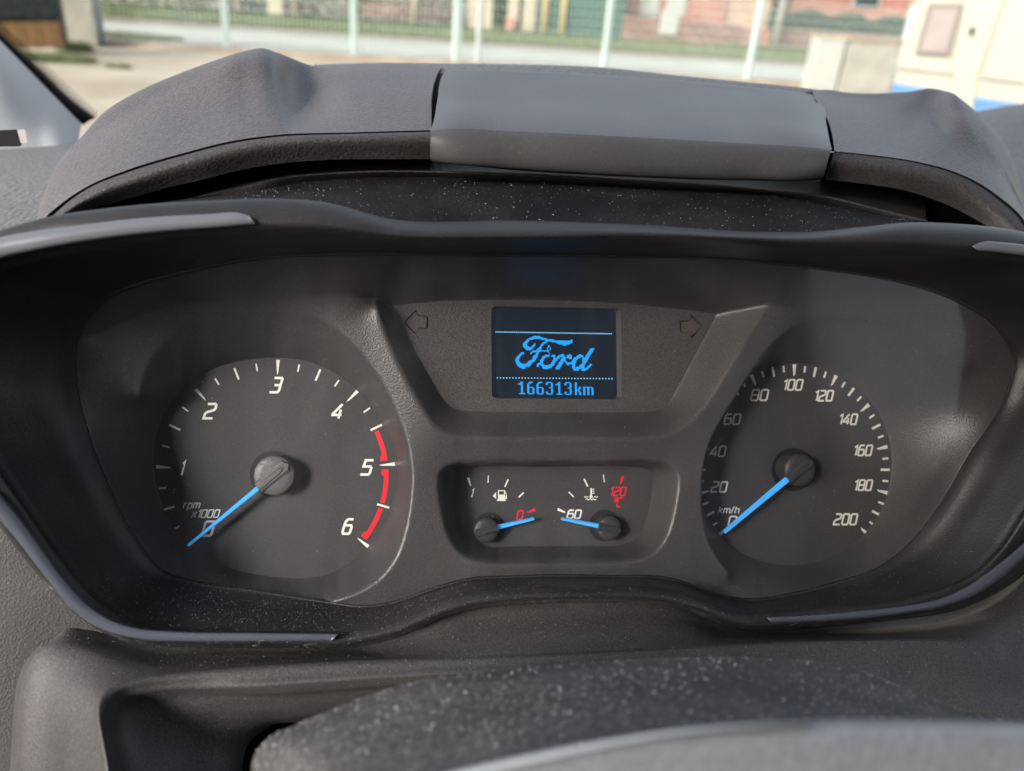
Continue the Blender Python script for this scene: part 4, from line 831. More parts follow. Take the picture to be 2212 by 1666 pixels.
# ================================================================== DUST
def scatter(name, objs, n, size, mat, cond=None, lab=None, cat=None, dens=None):
    pts, nrm = [], []
    for o, wgt in objs:
        me = o.data; nv_ = len(me.vertices); co = np.empty(nv_ * 3, np.float32); me.vertices.foreach_get('co', co); co = co.reshape(-1, 3)
        no = np.empty(nv_ * 3, np.float32); me.vertices.foreach_get('normal', no); no = no.reshape(-1, 3)
        off = Vector((0, 0, 0)); q = o
        while q is not None: off += q.location; q = q.parent
        co = co + np.array(off)
        me.calc_loop_triangles(); nt_ = len(me.loop_triangles); tv = np.empty(nt_ * 3, np.int32); me.loop_triangles.foreach_get('vertices', tv); tv = tv.reshape(-1, 3)
        a, b, c = co[tv[:, 0]], co[tv[:, 1]], co[tv[:, 2]]; cr_ = np.cross(b - a, c - a); ar = np.linalg.norm(cr_, axis=1)
        k = RNG.choice(nt_, int(n * wgt), p=ar / ar.sum()); r1, r2 = RNG.random((2, len(k))); s = r1 + r2 > 1; r1[s] = 1 - r1[s]; r2[s] = 1 - r2[s]
        P = a[k] + (b[k] - a[k]) * r1[:, None] + (c[k] - a[k]) * r2[:, None]; n1 = cr_[k] / (ar[k][:, None] + 1e-20)
        toc = CAM - P; n1 *= np.sign((n1 * toc).sum(1))[:, None]
        pts.append(P); nrm.append(n1)
    P = np.vstack(pts); Nn = np.vstack(nrm)
    d = P - CAM; dep = d @ fwd; u_ = W0 / 2 + FPX * (d @ right) / dep; v_ = H0 / 2 - FPX * (d @ up) / dep
    ok = (u_ > -60) & (u_ < 2270) & (v_ > -30) & (v_ < 1700)
    if cond is not None: ok &= cond(u_, v_)
    P, Nn = P[ok], Nn[ok]; m_ = len(P)
    sz = size[0] + (size[1] - size[0]) * RNG.random(m_) ** 4
    T = RNG.normal(size=(m_, 3)); T -= (T * Nn).sum(1)[:, None] * Nn; T /= np.linalg.norm(T, axis=1)[:, None]; Bt = np.cross(Nn, T)
    st = (0.6 + 1.3 * RNG.random(m_) ** 2)[:, None]; sz = sz[:, None]
    V = np.stack([P + T * sz * st, P - T * sz * 0.5 + Bt * sz * 0.8, P - T * sz * 0.6 - Bt * sz * 0.7, P + Nn * sz * 0.8], 1).reshape(-1, 3)
    b = np.arange(m_)[:, None] * 4; F = np.concatenate([b + np.array([[0, 1, 3]]), b + np.array([[1, 2, 3]]), b + np.array([[2, 0, 3]])])
    o = put(name, V, F, mat, None, smooth=False, kind='stuff', label=lab, cat=cat)
    return o
bezel_low = lambda u, v: (v > 1180) | ((v > 430) & (v < 560))
scatter('dust', [(bezel, 1.0)], 30000, (0.00006, 0.00021), M['dust'], lambda u, v: (v > 1200) & (np.hypot((u - 500) / 700, (v - 1320) / 60) < 1 + RNG.random(len(u)) * .6), 'fine pale dust lying on the shelf below the gauges', 'dust')
scatter('dust', [(low, 0.6)], 14000, (0.00005, 0.00021), M['dust'], lambda u, v: RNG.random(len(u)) < np.clip(1.4 - (v - 1330) / 160, 0.12, 1), 'fine pale dust on the grained lower dash panel', 'dust')
scatter('dust', [(bezel, 1.0)], 13000, (0.00005, 0.00019), M['dust'], lambda u, v: (v > 1180) & (u > 1150), 'fine dust on the right half of the gauge shelf', 'dust')
scatter('dust', [(bpy.data.objects['document_tray'], 1.0)], 2200, (0.00005, 0.00030), M['dust'], lambda u, v: u > 500, 'pale specks of dust on the tray floor', 'dust')
scatter('dust', [(bpy.data.objects['cover_shell'], 1.0)], 11000, (0.00006, 0.00034), M['dust'], lambda u, v: RNG.random(len(u)) < 0.25 + 0.75 * (np.sin(u / 90 + 2 * np.sin(v / 60)) > 0.1), 'pale blurred specks of dust on the steering column cover', 'dust')
scatter('dust', [(bpy.data.objects['cover_shell'], 1.0)], 700, (0.00025, 0.00055), M['dust'], None, 'larger pale flakes of dust on the steering column cover', 'dust')
scatter('dust', [(lid, 0.3), (hood_u, 0.4), (mask, 0.5), (lens, 0.15)], 4200, (0.00004, 0.00018), M['dust'], None, 'few pale dust specks scattered over the hood and gauge cover', 'dust')
def hair(name, P, r, lab):
    Q = catmull(np.array(P, float), 40); R3 = W(Q); T = np.gradient(R3, axis=0); T /= np.linalg.norm(T, axis=1)[:, None]
    A = np.cross(T, fwd); A /= np.linalg.norm(A, axis=1)[:, None]; B = np.cross(T, A)
    V = np.vstack([R3 + r * (A * math.cos(t) + B * math.sin(t)) for t in (0, 2.09, 4.19)]); F = []
    for j in range(3):
        k = (j + 1) % 3
        F += [[j * 40 + i, j * 40 + i + 1, k * 40 + i + 1, k * 40 + i] for i in range(39)]
    put(name, V, F, M['dust_dark'], None, label=lab, cat='fibre')
hair('lint_fibre', [(1500,1018,48),(1520,1000,48),(1540,975,48),(1560,948,48)], .000022, 'thin pale hair on the clear cover left of the speedometer')
hair('lint_fibre', [(545,1396,47),(558,1393,50),(560,1386,53),(572,1383,54)], .00006, 'short curled hair under the lower left silver strip')
hair('lint_fibre', [(1690,1352,46),(1715,1349,50),(1730,1340,53),(1743,1337,54)], .00005, 'thin hair under the lower right silver strip')
hair('lint_fibre', [(655,1396,47),(675,1391,49),(690,1397,48),(700,1401,46)], .00005, 'loose curled lint beside the end of the lower left strip')

# ================================================================== OUTSIDE
def noisy(name, c1_, c2_, scale, rough=0.9, c3_=None):
    m, nt, b = newmat(name); L = nt.links.new; tc = N(nt, 'TexCoord')
    n1 = N(nt, 'TexNoise'); n1.inputs['Scale'].default_value = scale; n1.inputs['Detail'].default_value = 8; L(tc.outputs['Object'], n1.inputs['Vector'])
    r = N(nt, 'ValToRGB'); r.color_ramp.elements[0].position = 0.35; r.color_ramp.elements[0].color = (*c1_, 1); r.color_ramp.elements[1].position = 0.65; r.color_ramp.elements[1].color = (*c2_, 1)
    L(n1.outputs[0], r.inputs[0]); L(r.outputs[0], b.inputs['Base Color']); b.inputs['Roughness'].default_value = rough
    return m
M['ground'] = noisy('gravel_yard', (0.311, 0.266, 0.200), (0.444, 0.392, 0.311), 0.6)
M['road'] = noisy('pale_asphalt', (0.370, 0.370, 0.333), (0.444, 0.444, 0.400), 0.8)
M['grass'] = noisy('grass', (0.067, 0.094, 0.039), (0.165, 0.184, 0.091), 3)
M['verge'] = noisy('dry_verge', (0.178, 0.141, 0.104), (0.266, 0.222, 0.170), 1.5)
M['conc'] = noisy('concrete', (0.281, 0.266, 0.229), (0.370, 0.348, 0.303), 2)
M['galv'] = simple('painted_fence_steel', (0.42, 0.50, 0.47), 0.5)
M['hedge'] = noisy('hedge', (0.022, 0.041, 0.022), (0.067, 0.096, 0.052), 4)
M['timber'] = noisy('weathered_timber', (0.266, 0.215, 0.163), (0.370, 0.303, 0.229), 3)
M['brick'] = noisy('red_brick', (0.151, 0.081, 0.067), (0.245, 0.138, 0.110), 6)
M['cream'] = noisy('cream_render', (0.407, 0.348, 0.259), (0.503, 0.444, 0.340), 1.5)
M['salmon'] = noisy('salmon_render', (0.311, 0.134, 0.101), (0.377, 0.182, 0.140), 1.5)
M['peach'] = noisy('peach_render', (0.368, 0.246, 0.172), (0.432, 0.306, 0.227), 1.5)
M['white'] = simple('white_paint', (0.40, 0.40, 0.37), 0.5, var=0.05)
M['darkglass'] = simple('window_glass', (0.05, 0.06, 0.07), 0.08)
def flat(name, P, mat, z, kind='structure', **k):
    Q = [G(*p) for p in P]; Q = [(q[0], q[1], z) for q in Q]
    return put(name, np.array(Q), [list(range(len(Q)))], mat, None, smooth=False, kind=kind, **k)
put('ground', np.array([(-120, -20, 0), (160, -20, 0), (160, 220, 0), (-120, 220, 0)]), [[0, 1, 2, 3]], M['ground'], None, smooth=False, kind='structure')
# fence line on the ground
fa, fb = G(232, 98), G(1756, 188); fd = (fb - fa) / np.linalg.norm(fb - fa); fn = np.array([-fd[1], fd[0], 0.0])
if fn[1] < 0: fn = -fn
def on_fence(u):                              # fence-line point seen in column u at ground
    v = 98 + (u - 232) * 90 / 1524
    p = G(u, v); s = (p - fa) @ fd; return s
def FL(s, off=0.0, z=0.0): q = fa + fd * s + fn * off; return np.array([q[0], q[1], z])
def band(name, o0, o1, z, mat, kind='structure', s0=-70, s1=80, **k):
    return put(name, np.array([FL(s0, o0, z), FL(s1, o0, z), FL(s1, o1, z), FL(s0, o1, z)]), [[0, 1, 2, 3]], mat, None, smooth=False, kind=kind, **k)
def off_at(u, v):
    p = G(u, v); return (p - fa) @ fn
o_road0 = 0.35
o_r1 = off_at(900, 92); o_g0 = off_at(700, 70); o_g1 = off_at(700, 52)
print('offsets', o_r1, o_g0, o_g1, 'fence', fa, fb, fd)
band('road', o_road0, o_r1, 0.02, M['road'])
band('verge', o_r1, o_g0 + 0.3, 0.03, M['verge'])
def box_at(name, p, du, dv, h, dir1, mat, parent=None, z0=0.0, smooth=False, **k):
    """box: corner p, extents du along dir1, dv along its left normal, height h"""
    d1 = np.array([dir1[0], dir1[1], 0]); d1 /= np.linalg.norm(d1); d2 = np.array([-d1[1], d1[0], 0]); p = np.array([p[0], p[1], z0])
    V = [p, p + d1 * du, p + d1 * du + d2 * dv, p + d2 * dv]; V += [q + np.array([0, 0, h]) for q in V]
    F = [[3, 2, 1, 0], [4, 5, 6, 7], [0, 1, 5, 4], [1, 2, 6, 5], [2, 3, 7, 6], [3, 0, 4, 7]]
    return put(name, np.array(V), F, mat, parent, smooth=smooth, **k)
box_at('kerb', FL(-70, o_road0 - 0.3), 150, 0.28, 0.10, fd, M['conc'], kind='structure')
# grass strip: real blades
def grass_strip(name, s0, s1, a0, a1, n, h, lab, sw=0.02):
    s = s0 + (s1 - s0) * RNG.random(n); a = a0 + (a1 - a0) * RNG.random(n)
    P = np.array([FL(x, y, 0.03) for x, y in zip(s, a)]); ang = RNG.random(n) * 6.28; hh = h * (0.5 + RNG.random(n))
    dx = np.stack([np.cos(ang), np.sin(ang), 0 * ang], 1) * sw; tip = P + np.stack([RNG.normal(0, .3, n) * hh, RNG.normal(0, .3, n) * hh, hh], 1)
    V = np.stack([P - dx, P + dx, tip], 1).reshape(-1, 3); F = np.arange(3 * n).reshape(-1, 3)
    return put(name, V, F, M['grass'], None, smooth=False, kind='stuff', label=lab, cat='grass')
band('grass_ground', o_g0, o_g1 + 3, 0.04, noisy('grassy_soil', (0.104, 0.133, 0.044), (0.200, 0.215, 0.096), 2))
grass_strip('grass', -14, 40, o_g0, o_g1 + 2, 26000, 0.14, 'short green grass strip along the far side of the road')
# mesh fence
def bar3(p, q, r, sides=4):
    p, q = np.array(p), np.array(q); d = q - p; d /= np.linalg.norm(d); a = np.cross(d, [0.3, 0.2, 0.9]); a /= np.linalg.norm(a); b = np.cross(d, a)
    th = np.linspace(0, 2 * np.pi, sides, endpoint=False) + np.pi / 4
    V = [p + r * (a * math.cos(t) + b * math.sin(t)) for t in th] + [q + r * (a * math.cos(t) + b * math.sin(t)) for t in th]
    F = [[i, (i + 1) % sides, sides + (i + 1) % sides, sides + i] for i in range(sides)] + [list(range(sides))[::-1], list(range(sides, 2 * sides))]
    return V, F
def joined(bars):
    V, F = [], []
    for v, f in bars: b = len(V); V += v; F += [[i + b for i in t] for t in f]
    return np.array(V), F
fence = thing('mesh_fence', 'pale green welded mesh fence with steel posts between the yard and the road', 'fence', FL(10))
us = [492, 766, 985, 1302, 1612, 1925]
ss = [on_fence(u) for u in us]; gap_ = ss[1] - ss[0]
ss = [ss[0] - gap_] + ss + [ss[-1] + 2.6, ss[-1] + 5.2]
print('fence s', [round(float(x), 2) for x in ss])
for i, s_ in enumerate(ss):
    pb, pt_ = FL(s_), FL(s_, 0, 2.0)
    w_ = 0.085 if i != 3 else 0.11
    V, F = joined([bar3(pb, pt_, w_)]); put('fence_post', V, F, M['galv'], fence, smooth=False)
    if i == 3:
        V, F = joined([bar3(FL(s_ + 0.5), FL(s_ + 0.5, 0, 2.0), 0.06)]); put('fence_post', V, F, simple('grey_steel_post', (0.48, 0.5, 0.5), 0.5), fence, smooth=False, label='thinner grey gate post')
for i in range(len(ss) - 1):
    a_, b_ = ss[i] + .06, ss[i + 1] - .06; bars = []; nb = max(2, int((b_ - a_) / 0.10))
    for k in range(nb + 1):
        s_ = a_ + (b_ - a_) * k / nb; bars.append(bar3(FL(s_, 0, .06), FL(s_, 0, 1.9), 0.006, 3))
    for z_ in np.arange(.1, 1.95, .2): bars.append(bar3(FL(a_, -.006, z_), FL(b_, -.006, z_), 0.006, 3))
    V, F = joined(bars); put('mesh_panel', V, F, M['galv'], fence, smooth=False, kind='stuff')
box_at('fence_footing', FL(ss[0], -0.12), ss[-1] - ss[0], 0.2, 0.10, fd, noisy('tan_footing', (0.266, 0.200, 0.148), (0.355, 0.281, 0.215), 2), fence)
# far side: facade planes placed parallel to the road
oB = o_g1 + 2.2                              # house boundary line
def sU(u, off, vv=None):                      # along-fence coordinate of the point at offset `off` seen in column u
    r = ray(u, 60.0); r2 = np.array([r[0], r[1]]); c = np.array([CAM[0], CAM[1]]) - fa[:2]
    # solve (c + t r).fn = off
    t = (off - c @ fn[:2]) / (r2 @ fn[:2]); return float((c + t * r2) @ fd[:2])
def hV(u, v, off):                            # height of the point at offset `off` seen at (u, v)
    r = ray(u, v); c = np.array([CAM[0], CAM[1]]) - fa[:2]
    t = (off - c @ fn[:2]) / (r[:2] @ fn[:2]); return float(CAM[2] + t * r[2])
def fbox(name, u0, u1, off, thick, z0, h, mat, parent=None, **k):
    a_, b_ = sU(u0, off), sU(u1, off)
    return box_at(name, FL(a_, off), b_ - a_, thick, h, fd, mat, parent, z0=z0, **k)
def leafy(name, u0, u1, off, depth, z0, h, n, mat, lab=None, parent=None, cat=None, leaf=0.09, **kk):
    a_, b_ = sU(u0, off), sU(u1, off)
    s = a_ + (b_ - a_) * RNG.random(n); o_ = off + depth * RNG.random(n); z = z0 + h * RNG.random(n) ** 0.8 * (0.85 + 0.15 * np.sin(s * 3.1))
    P = np.array([FL(x, y, w) for x, y, w in zip(s, o_, z)]); T = RNG.normal(size=(n, 3)); T /= np.linalg.norm(T, axis=1)[:, None]; B = np.cross(T, RNG.normal(size=(n, 3))); B /= np.linalg.norm(B, axis=1)[:, None]
    V = np.stack([P - T * leaf, P + B * leaf * .5, P + T * leaf, P - B * leaf * .5], 1).reshape(-1, 3); F = np.arange(4 * n).reshape(-1, 4)
    return put(name, V, F, mat, parent, smooth=False, label=lab, cat=cat, **kk)
# left: hedge with rustic fence
hb = thing('hedge', 'dull dark hedge behind the road at the upper left', 'hedge', FL(sU(600, oB), oB + .8))
leafy('foliage', 200, 1010, oB + .6, 1.6, 0.0, 3.4, 16000, M['hedge'], parent=hb)
rf = thing('timber_fence', 'low brown timber rail fence in front of the far hedge', 'fence', FL(sU(700, oB), oB))
for u_, lab in ((270, None), (360, None), (640, None), (895, None), (520, None)):
    V, F = joined([bar3(FL(sU(u_, oB), oB), FL(sU(u_, oB), oB, 1.9), 0.13, 8)]); put('post', V, F, M['timber'], rf)
for z_ in (0.35, 0.62, 0.95):
    V, F = joined([bar3(FL(sU(780, oB), oB + .1, z_), FL(sU(1000, oB), oB + .1, z_), 0.08, 6)]); put('rail', V, F, M['brick'], rf)
for u0_, u1_, lab in ((581, 612, 'cream gate pillar left of the second fence post'), ):
    g_ = thing('gate_pillar', lab, 'pillar', FL(sU(u0_, oB), oB - .1)); fbox('shaft', u0_, u1_, oB - .15, .5, 0.04, 2.2, M['cream'], g_); fbox('number_plate', u0_ + 10, u1_ - 6, oB - .17, .02, 1.5, .28, simple('grey_plate', (0.2, 0.22, 0.26), .4), g_)
# cream outbuilding with openings
cb = thing('cream_outbuilding', 'cream rendered outbuilding with dark openings across the road', 'outbuilding', FL(sU(1080, oB), oB + .5))
for a_, b_ in ((1012, 1032), (1044, 1062), (1098, 1118), (1130, 1154)): fbox('pier', a_, b_, oB + .4, .4, 0.04, 3.2, M['cream'], cb)
fbox('lintel', 1012, 1154, oB + .41, .38, 2.6, 0.7, M['cream'], cb); fbox('back_wall', 1012, 1154, oB + 2.4, .2, 0, 3.2, M['hedge'], cb)
fp = thing('orange_planter', 'small orange pot in front of the cream outbuilding', 'pot', FL(sU(1104, oB), oB))
V, F = joined([bar3(FL(sU(1104, oB - .3), oB - .3), FL(sU(1104, oB - .3), oB - .3, .55), .22, 12)]); put('pot_body', V, F, M['salmon'], fp)
yp = thing('yellow_post', 'ochre yellow timber post beside the dark green gate', 'post', FL(sU(1190, oB), oB))
for u_ in (1175, 1215): 
    V, F = joined([bar3(FL(sU(u_, oB), oB), FL(sU(u_ , oB), oB, 3.2), .12, 8)]); put('timber_post', V, F, simple('ochre_paint', (0.5, 0.38, 0.15), .7), yp)
dg = thing('green_gate', 'dark green solid gate across the road left of the brick house', 'gate', FL(sU(1280, oB), oB))
for i in range(14):
    a_ = 1160 + i * 13.2; fbox('board', a_, a_ + 12.4, oB + .15, .06, 0.05, 1.55 + 0.04 * (i % 2), simple('green_gate_paint', (0.045, 0.10, 0.085), .5) if i == 0 else bpy.data.materials['green_gate_paint'], dg)
lh = thing('evergreen_hedge', 'dark evergreen hedge standing behind the green gate', 'hedge', FL(sU(1250, oB), oB + 1))
leafy('foliage', 1150, 1350, oB + .5, 1.4, 0.0, 4.0, 7000, M['hedge'], parent=lh)
# brick house
bh = thing('brick_house', 'red brick and salmon rendered house with white windows across the road', 'house', FL(sU(1480, oB + 2), oB + 2))
oH = oB + 2.0
wh = fbox('wall', 1345, 1560, oH, 6.0, 0, 6.0, M['salmon'], bh)
fbox('wall', 1560, 1655, oH + .2, 6.0, 0, 6.0, M['peach'], bh, label='peach rendered wall')
fbox('brick_plinth', 1345, 1470, oH - .06, .05, 0, max(0.3, hV(1400, 36, oH)), M['brick'], bh)
for a_, b_, zb in ((1378, 1417, 34), (1433, 1474, 34)):
    zz = hV((a_ + b_) / 2, zb, oH); fr_ = fbox('window', a_, b_, oH - .12, .10, zz, 1.5, M['white'], bh); 
    am, bm_ = (a_ + b_) / 2 - 3, (a_ + b_) / 2 + 3
for i in range(10):
    a_ = 1490 + i * 7
    fbox('roof_soffit', 1345, 1660, oH - .3, .28, 5.4, .2, M['white'], bh) if i == 0 else None
bw = thing('brick_garden_wall', 'low red brown brick garden wall in front of the brick house', 'wall', FL(sU(1480, oB), oB))
zt_ = hV(1500, 48, oB)
def courses(th_, u0, u1, off, zt, mat, mat2):
    a_, b_ = sU(u0, off), sU(u1, off); ch = zt / max(3, round(zt / 0.22)); nr = int(round(zt / ch)); proto = None
    for r_ in range(nr):
        x = a_ - (0.3 if r_ % 2 else 0)
        while x < b_ - .1:
            x0 = max(x, a_); x1_ = min(x + .6, b_)
            if x1_ - x0 > .12: box_at('brick', FL(x0 + .012, off + .01 * ((r_ * 7 + int(x * 5)) % 3)), x1_ - x0 - .024, .2, ch - .025, fd, mat if (r_ + int(x * 3)) % 3 else mat2, th_, z0=0.03 + r_ * ch)
            x += .6
M['brick2'] = noisy('pale_red_brick', (0.233, 0.126, 0.107), (0.294, 0.173, 0.145), 6)
M['brick3'] = noisy('brown_brick', (0.148, 0.096, 0.081), (0.222, 0.148, 0.126), 6)
fbox('wall_core', 1346, 1606, oB + .06, .12, 0, zt_ * .96, M['verge'], bw); courses(bw, 1345, 1607, oB, zt_, M['brick'], M['brick2'])
pg = thing('white_gate', 'white panel gate in the brick garden wall', 'gate', FL(sU(1450, oB), oB)); fbox('gate_panel', 1424, 1464, oB - .12, .05, 0.35, zt_ * .98, M['white'], pg)
rw = thing('red_painted_wall', 'short salmon red painted wall section left of the utility pole', 'wall', FL(sU(1640, oB), oB))
zt2 = hV(1640, 64, oB); fbox('wall_core', 1608, 1669, oB + .06, .12, 0, zt2 * .96, M['verge'], rw); courses(rw, 1607, 1670, oB, zt2, M['salmon'], M['brick2'])
dwl = thing('brown_brick_wall', 'low dark brown brick wall under the green hedge at the right', 'wall', FL(sU(1800, oB), oB))
zt3 = hV(1800, 68, oB); fbox('wall_core', 1696, 2049, oB + .06, .12, 0, zt3 * .96, M['verge'], dwl); courses(dwl, 1695, 2050, oB, zt3, M['brick3'], M['brick'])
gh = thing('garden_hedge', 'clipped green hedge above the brown brick wall', 'hedge', FL(sU(1800, oB + .4), oB + .4))
zh_ = hV(1800, 24, oB + .5); leafy('foliage', 1672, 2050, oB + .3, .8, zt3 * .8, zh_ - zt3 * .8, 9000, M['hedge'], parent=gh)
oh = thing('orange_house', 'orange rendered house behind the clipped hedge at the right', 'house', FL(sU(1850, oH), oH + 3))
fbox('wall', 1700, 1948, oH + 2, 6, 0, 6.0, M['salmon'], oh); fbox('wall', 1948, 2120, oH + 2.1, 6, 0, 6.0, M['peach'], oh, label='yellowish rendered wall')
zw = hV(1858, 16, oH + 2); wf = fbox('window', 1830, 1888, oH + 1.9, .09, zw, 1.3, M['white'], oh); fbox('pane', 1834, 1884, oH + 1.87, .03, zw + .08, 1.1, M['darkglass'], wf)
ply = thing('utility_pole', 'pale concrete utility pole across the road in front of the walls', 'pole', FL(sU(1680, oB - .6), oB - .6))
V, F = joined([bar3(FL(sU(1681, oB - .6), oB - .6), FL(sU(1681, oB - .6), oB - .6, 7.0), .15, 10)]); put('pole_shaft', V, F, M['conc'], ply)
leafy('grass', 1600, 1900, oB - 1.4, 1.2, 0.02, .25, 5000, M['grass'], lab='green grass tuft patch below the brown brick wall', cat='grass', leaf=.07, kind='stuff')
# near utility boxes
def near_box(name, lab, cat, u0, u1, vt, dist_off, depth, mat, capmat, caph=.05, over=.03, **k):
    t = thing(name, lab, cat, FL(sU(u0, dist_off), dist_off))
    z_ = hV((u0 + u1) / 2, vt, dist_off); a_, b_ = sU(u0, dist_off), sU(u1, dist_off)
    box_at('cabinet_body', FL(a_, dist_off), b_ - a_, depth, z_ - caph, fd, mat, t, z0=0)
    box_at('cabinet_top', FL(a_ - over, dist_off - over), b_ - a_ + 2 * over, depth + 2 * over, caph, fd, capmat, t, z0=z_ - caph)
    return t, a_, b_, z_
t_, a_, b_, z_ = near_box('white_meter_cabinet', 'white narrow meter cabinet standing left of the grey cabinet', 'cabinet', 1776, 1836, 80, -1.2, .35, M['white'], M['cream'])
box_at('cabinet_door', FL(a_ + .05, -1.2 - .012), b_ - a_ - .1, .012, z_ - .25, fd, M['white'], t_, z0=.12)
t_, a_, b_, z_ = near_box('grey_utility_cabinet', 'beige grey utility cabinet with a lid beside the caravan', 'cabinet', 1846, 1960, 84, -1.25, .55, M['conc'], M['timber'], .07, .04)
box_at('cabinet_door', FL(a_ + .05, -1.25 - .012), b_ - a_ - .1, .012, z_ - .3, fd, M['conc'], t_, z0=.12)
# caravan
car = thing('caravan', 'cream caravan with blue stripes and a small tinted window at the upper right', 'caravan', G(2100, 330))
M['carav'] = simple('caravan_shell', (0.33, 0.32, 0.265), 0.4, var=0.04); M['blue'] = simple('caravan_blue', (0.06, 0.17, 0.36), 0.4)
cp = CAM + ray(1921, 215) * 7.6; cdir = np.array([0.85, -0.53, 0.0]); cdir /= np.linalg.norm(cdir); cn = np.array([cdir[1], -cdir[0], 0.0])   # cn towards the camera
if cn @ (CAM - cp) < 0: cn = -cn
def onCar(u, v, off=0.0):                     # point of the caravan's side seen at (u, v)
    d = ray(u, v); t = ((cp + cn * off - CAM) @ cn) / (d @ cn); return CAM + d * t
def cpanel(name, P, mat, parent, thick=.02, base=0.0, **k):
    A = np.array([onCar(*p, base + thick) for p in P]); B = A - cn * (thick + 0.004); n_ = len(P)
    F = [list(range(n_)), list(range(2 * n_ - 1, n_ - 1, -1))] + [[i, (i + 1) % n_, n_ + (i + 1) % n_, n_ + i] for i in range(n_)]
    return put(name, np.vstack([A, B]), F, mat, parent, smooth=False, **k)
c0 = onCar(1921, 215); c0 = c0 - cdir * 0.0
x0c = 0.0; top = 2.6
pbox = np.array([c0[0], c0[1], 0])
V = [pbox + np.array([0, 0, .45]), pbox + cdir * 5 + np.array([0, 0, .45]), pbox + cdir * 5 + np.array([0, 0, top]), pbox + np.array([0, 0, top])]; V += [q - cn * 2.2 for q in V]
put('body_shell', np.array(V), [[0, 1, 2, 3], [7, 6, 5, 4], [0, 3, 7, 4], [1, 5, 6, 2], [3, 2, 6, 7], [0, 4, 5, 1]], M['carav'], car, smooth=False)
cr2 = lambda x, y: (1626.5 + .2647 * x, .2647 * y)
wf = cpanel('window', [cr2(1435, 30), cr2(1715, 30), cr2(1610, 460), cr2(1325, 440)], simple('window_surround', (0.16, 0.13, 0.11), .5), car, .03)
cpanel('pane', [cr2(1470, 75), cr2(1675, 75), cr2(1575, 430), cr2(1365, 415)], simple('curtained_pane', (0.26, 0.22, 0.215), .15, var=.15, vscale=6), wf, .012, .03)
cpanel('moulding', [cr2(1190, 540), cr2(1640, 590), cr2(1636, 608), cr2(1186, 560)], M['conc'], car, .03)
cpanel('moulding', [cr2(1870, 620), cr2(2400, 680), cr2(2396, 700), cr2(1866, 640)], M['conc'], car, .03)
cpanel('corner_strip', [cr2(1745, -60), cr2(2060, -60), cr2(1830, 620), cr2(1780, 1000), cr2(1590, 1000), cr2(1650, 600)], M['carav'], car, .05)
cpanel('stripe', [cr2(1140, 680), cr2(1595, 750), cr2(1590, 1000), cr2(1100, 1000)], M['blue'], car, .012)
cpanel('stripe', [cr2(1812, 800), cr2(2400, 880), cr2(2400, 1100), cr2(1760, 1100)], M['blue'], car, .012)
cpanel('latch', [cr2(1775, 225), cr2(1808, 225), cr2(1800, 285), cr2(1765, 285)], M['void'], car, .03, .05)
V, F = joined([bar3(pbox + cdir * 2.5 + cn * .02 + np.array([0, 0, .32]), pbox + cdir * 2.5 - cn * .2 + np.array([0, 0, .32]), .32, 20)]); put('wheel', V, F, M['void'], car)
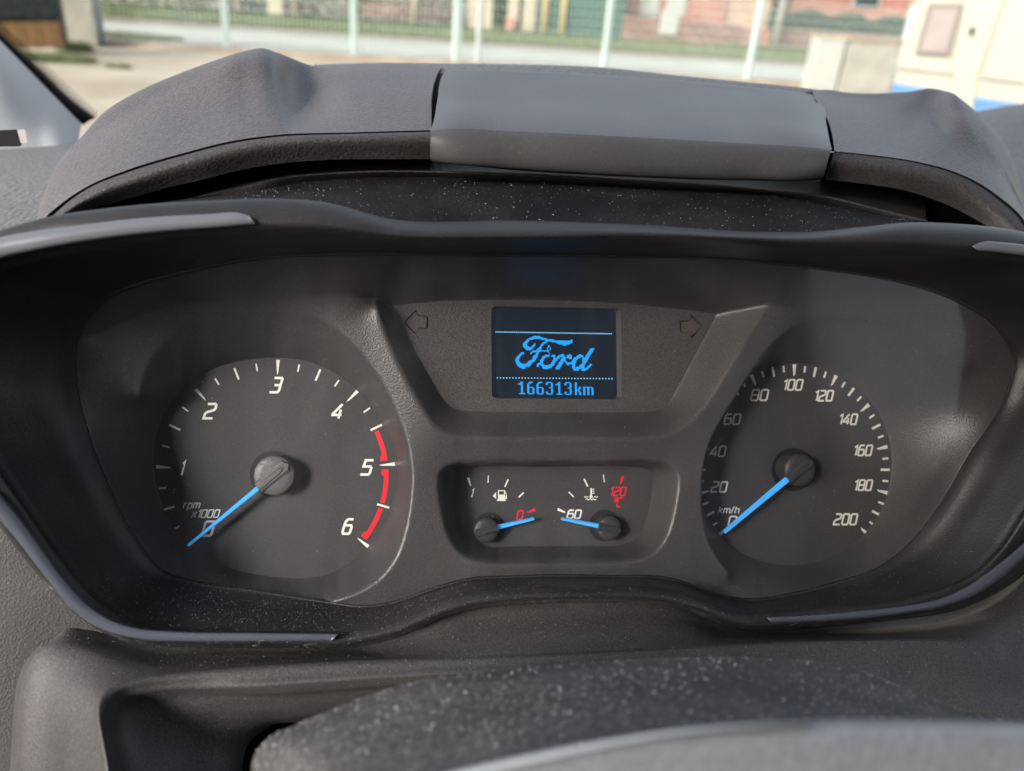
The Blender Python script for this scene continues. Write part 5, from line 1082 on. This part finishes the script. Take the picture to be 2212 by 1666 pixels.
# left wall with black mesh and orange boards
cl = lambda x, y: (.2451 * x, .2451 * y)
pb = G(*cl(740, 430)); pw = thing('concrete_pillar', 'tall pale concrete gate pillar at the upper left', 'pillar', pb)
a_, b_ = G(*cl(600, 415)), G(*cl(860, 425)); dd = (b_ - a_); wd = np.linalg.norm(dd); box_at('pillar_shaft', a_, wd, .5, 2.6, dd, M['conc'], pw)
gp = thing('gate_tube', 'pale blue steel tube fixed to the right side of the concrete pillar', 'post', G(*cl(905, 400)))
V, F = joined([bar3(G(*cl(905, 400)), G(*cl(905, 400)) + np.array([0, 0, 2.6]), .07, 10)]); put('tube', V, F, simple('bluish_steel', (0.42, 0.48, 0.56), .4), gp)
wl = thing('boarded_gate', 'gate with orange wooden boards below and black netting above at the far left', 'gate', G(*cl(330, 480)))
a2, b2 = G(*cl(-700, 520)), G(*cl(590, 455)); dd2 = b2 - a2; wd2 = np.linalg.norm(dd2); dd2 /= wd2
M['orange'] = noisy('orange_boards', (0.370, 0.192, 0.074), (0.474, 0.266, 0.118), 3)
zb_ = 0.50
for i in range(8): box_at('board', a2 + dd2 * (wd2 * i / 8 + .01), wd2 / 8 - .03, .04, zb_ + .02 * (i % 3), dd2, M['orange'], wl, z0=.08)
box_at('netting', a2 + dd2 * .0, wd2, .03, 2.2, dd2, noisy('black_netting', (0.022, 0.024, 0.026), (0.074, 0.078, 0.081), 14), wl, z0=zb_ + .03)
for s_ in (.0, .48, .985): box_at('upright', a2 + dd2 * wd2 * s_ - np.array([dd2[1], -dd2[0], 0]) * -.06, .07, .05, 3.2, dd2, simple('dark_upright', (0.09, 0.10, 0.09), .6), wl)
def tuft(P, r, n, h, lab):
    ang = RNG.random(n) * 6.28; rr_ = r * np.sqrt(RNG.random(n)); Q = np.array(P) + np.stack([np.cos(ang) * rr_, np.sin(ang) * rr_ * .6, 0 * ang], 1)
    a = RNG.random(n) * 6.28; dx = np.stack([np.cos(a), np.sin(a), 0 * a], 1) * .012; hh = h * (.4 + RNG.random(n)); tip = Q + np.stack([RNG.normal(0, .4, n) * hh, RNG.normal(0, .4, n) * hh, hh], 1)
    put('grass', np.stack([Q - dx, Q + dx, tip], 1).reshape(-1, 3), np.arange(3 * n).reshape(-1, 3), M['grass'], None, smooth=False, kind='stuff', label=lab, cat='grass')
tuft(G(*cl(660, 450)), .35, 900, .16, 'green weeds at the foot of the concrete pillar')
tuft(G(*cl(450, 530)), .8, 1800, .10, 'thin weeds below the boarded gate')
tuft(G(*cl(1050, 600)), .22, 300, .07, 'small weed tuft in the gravel yard')
tuft(G(*cl(1180, 340)), 1.2, 2200, .10, 'grass patch at the road edge behind the pillar')
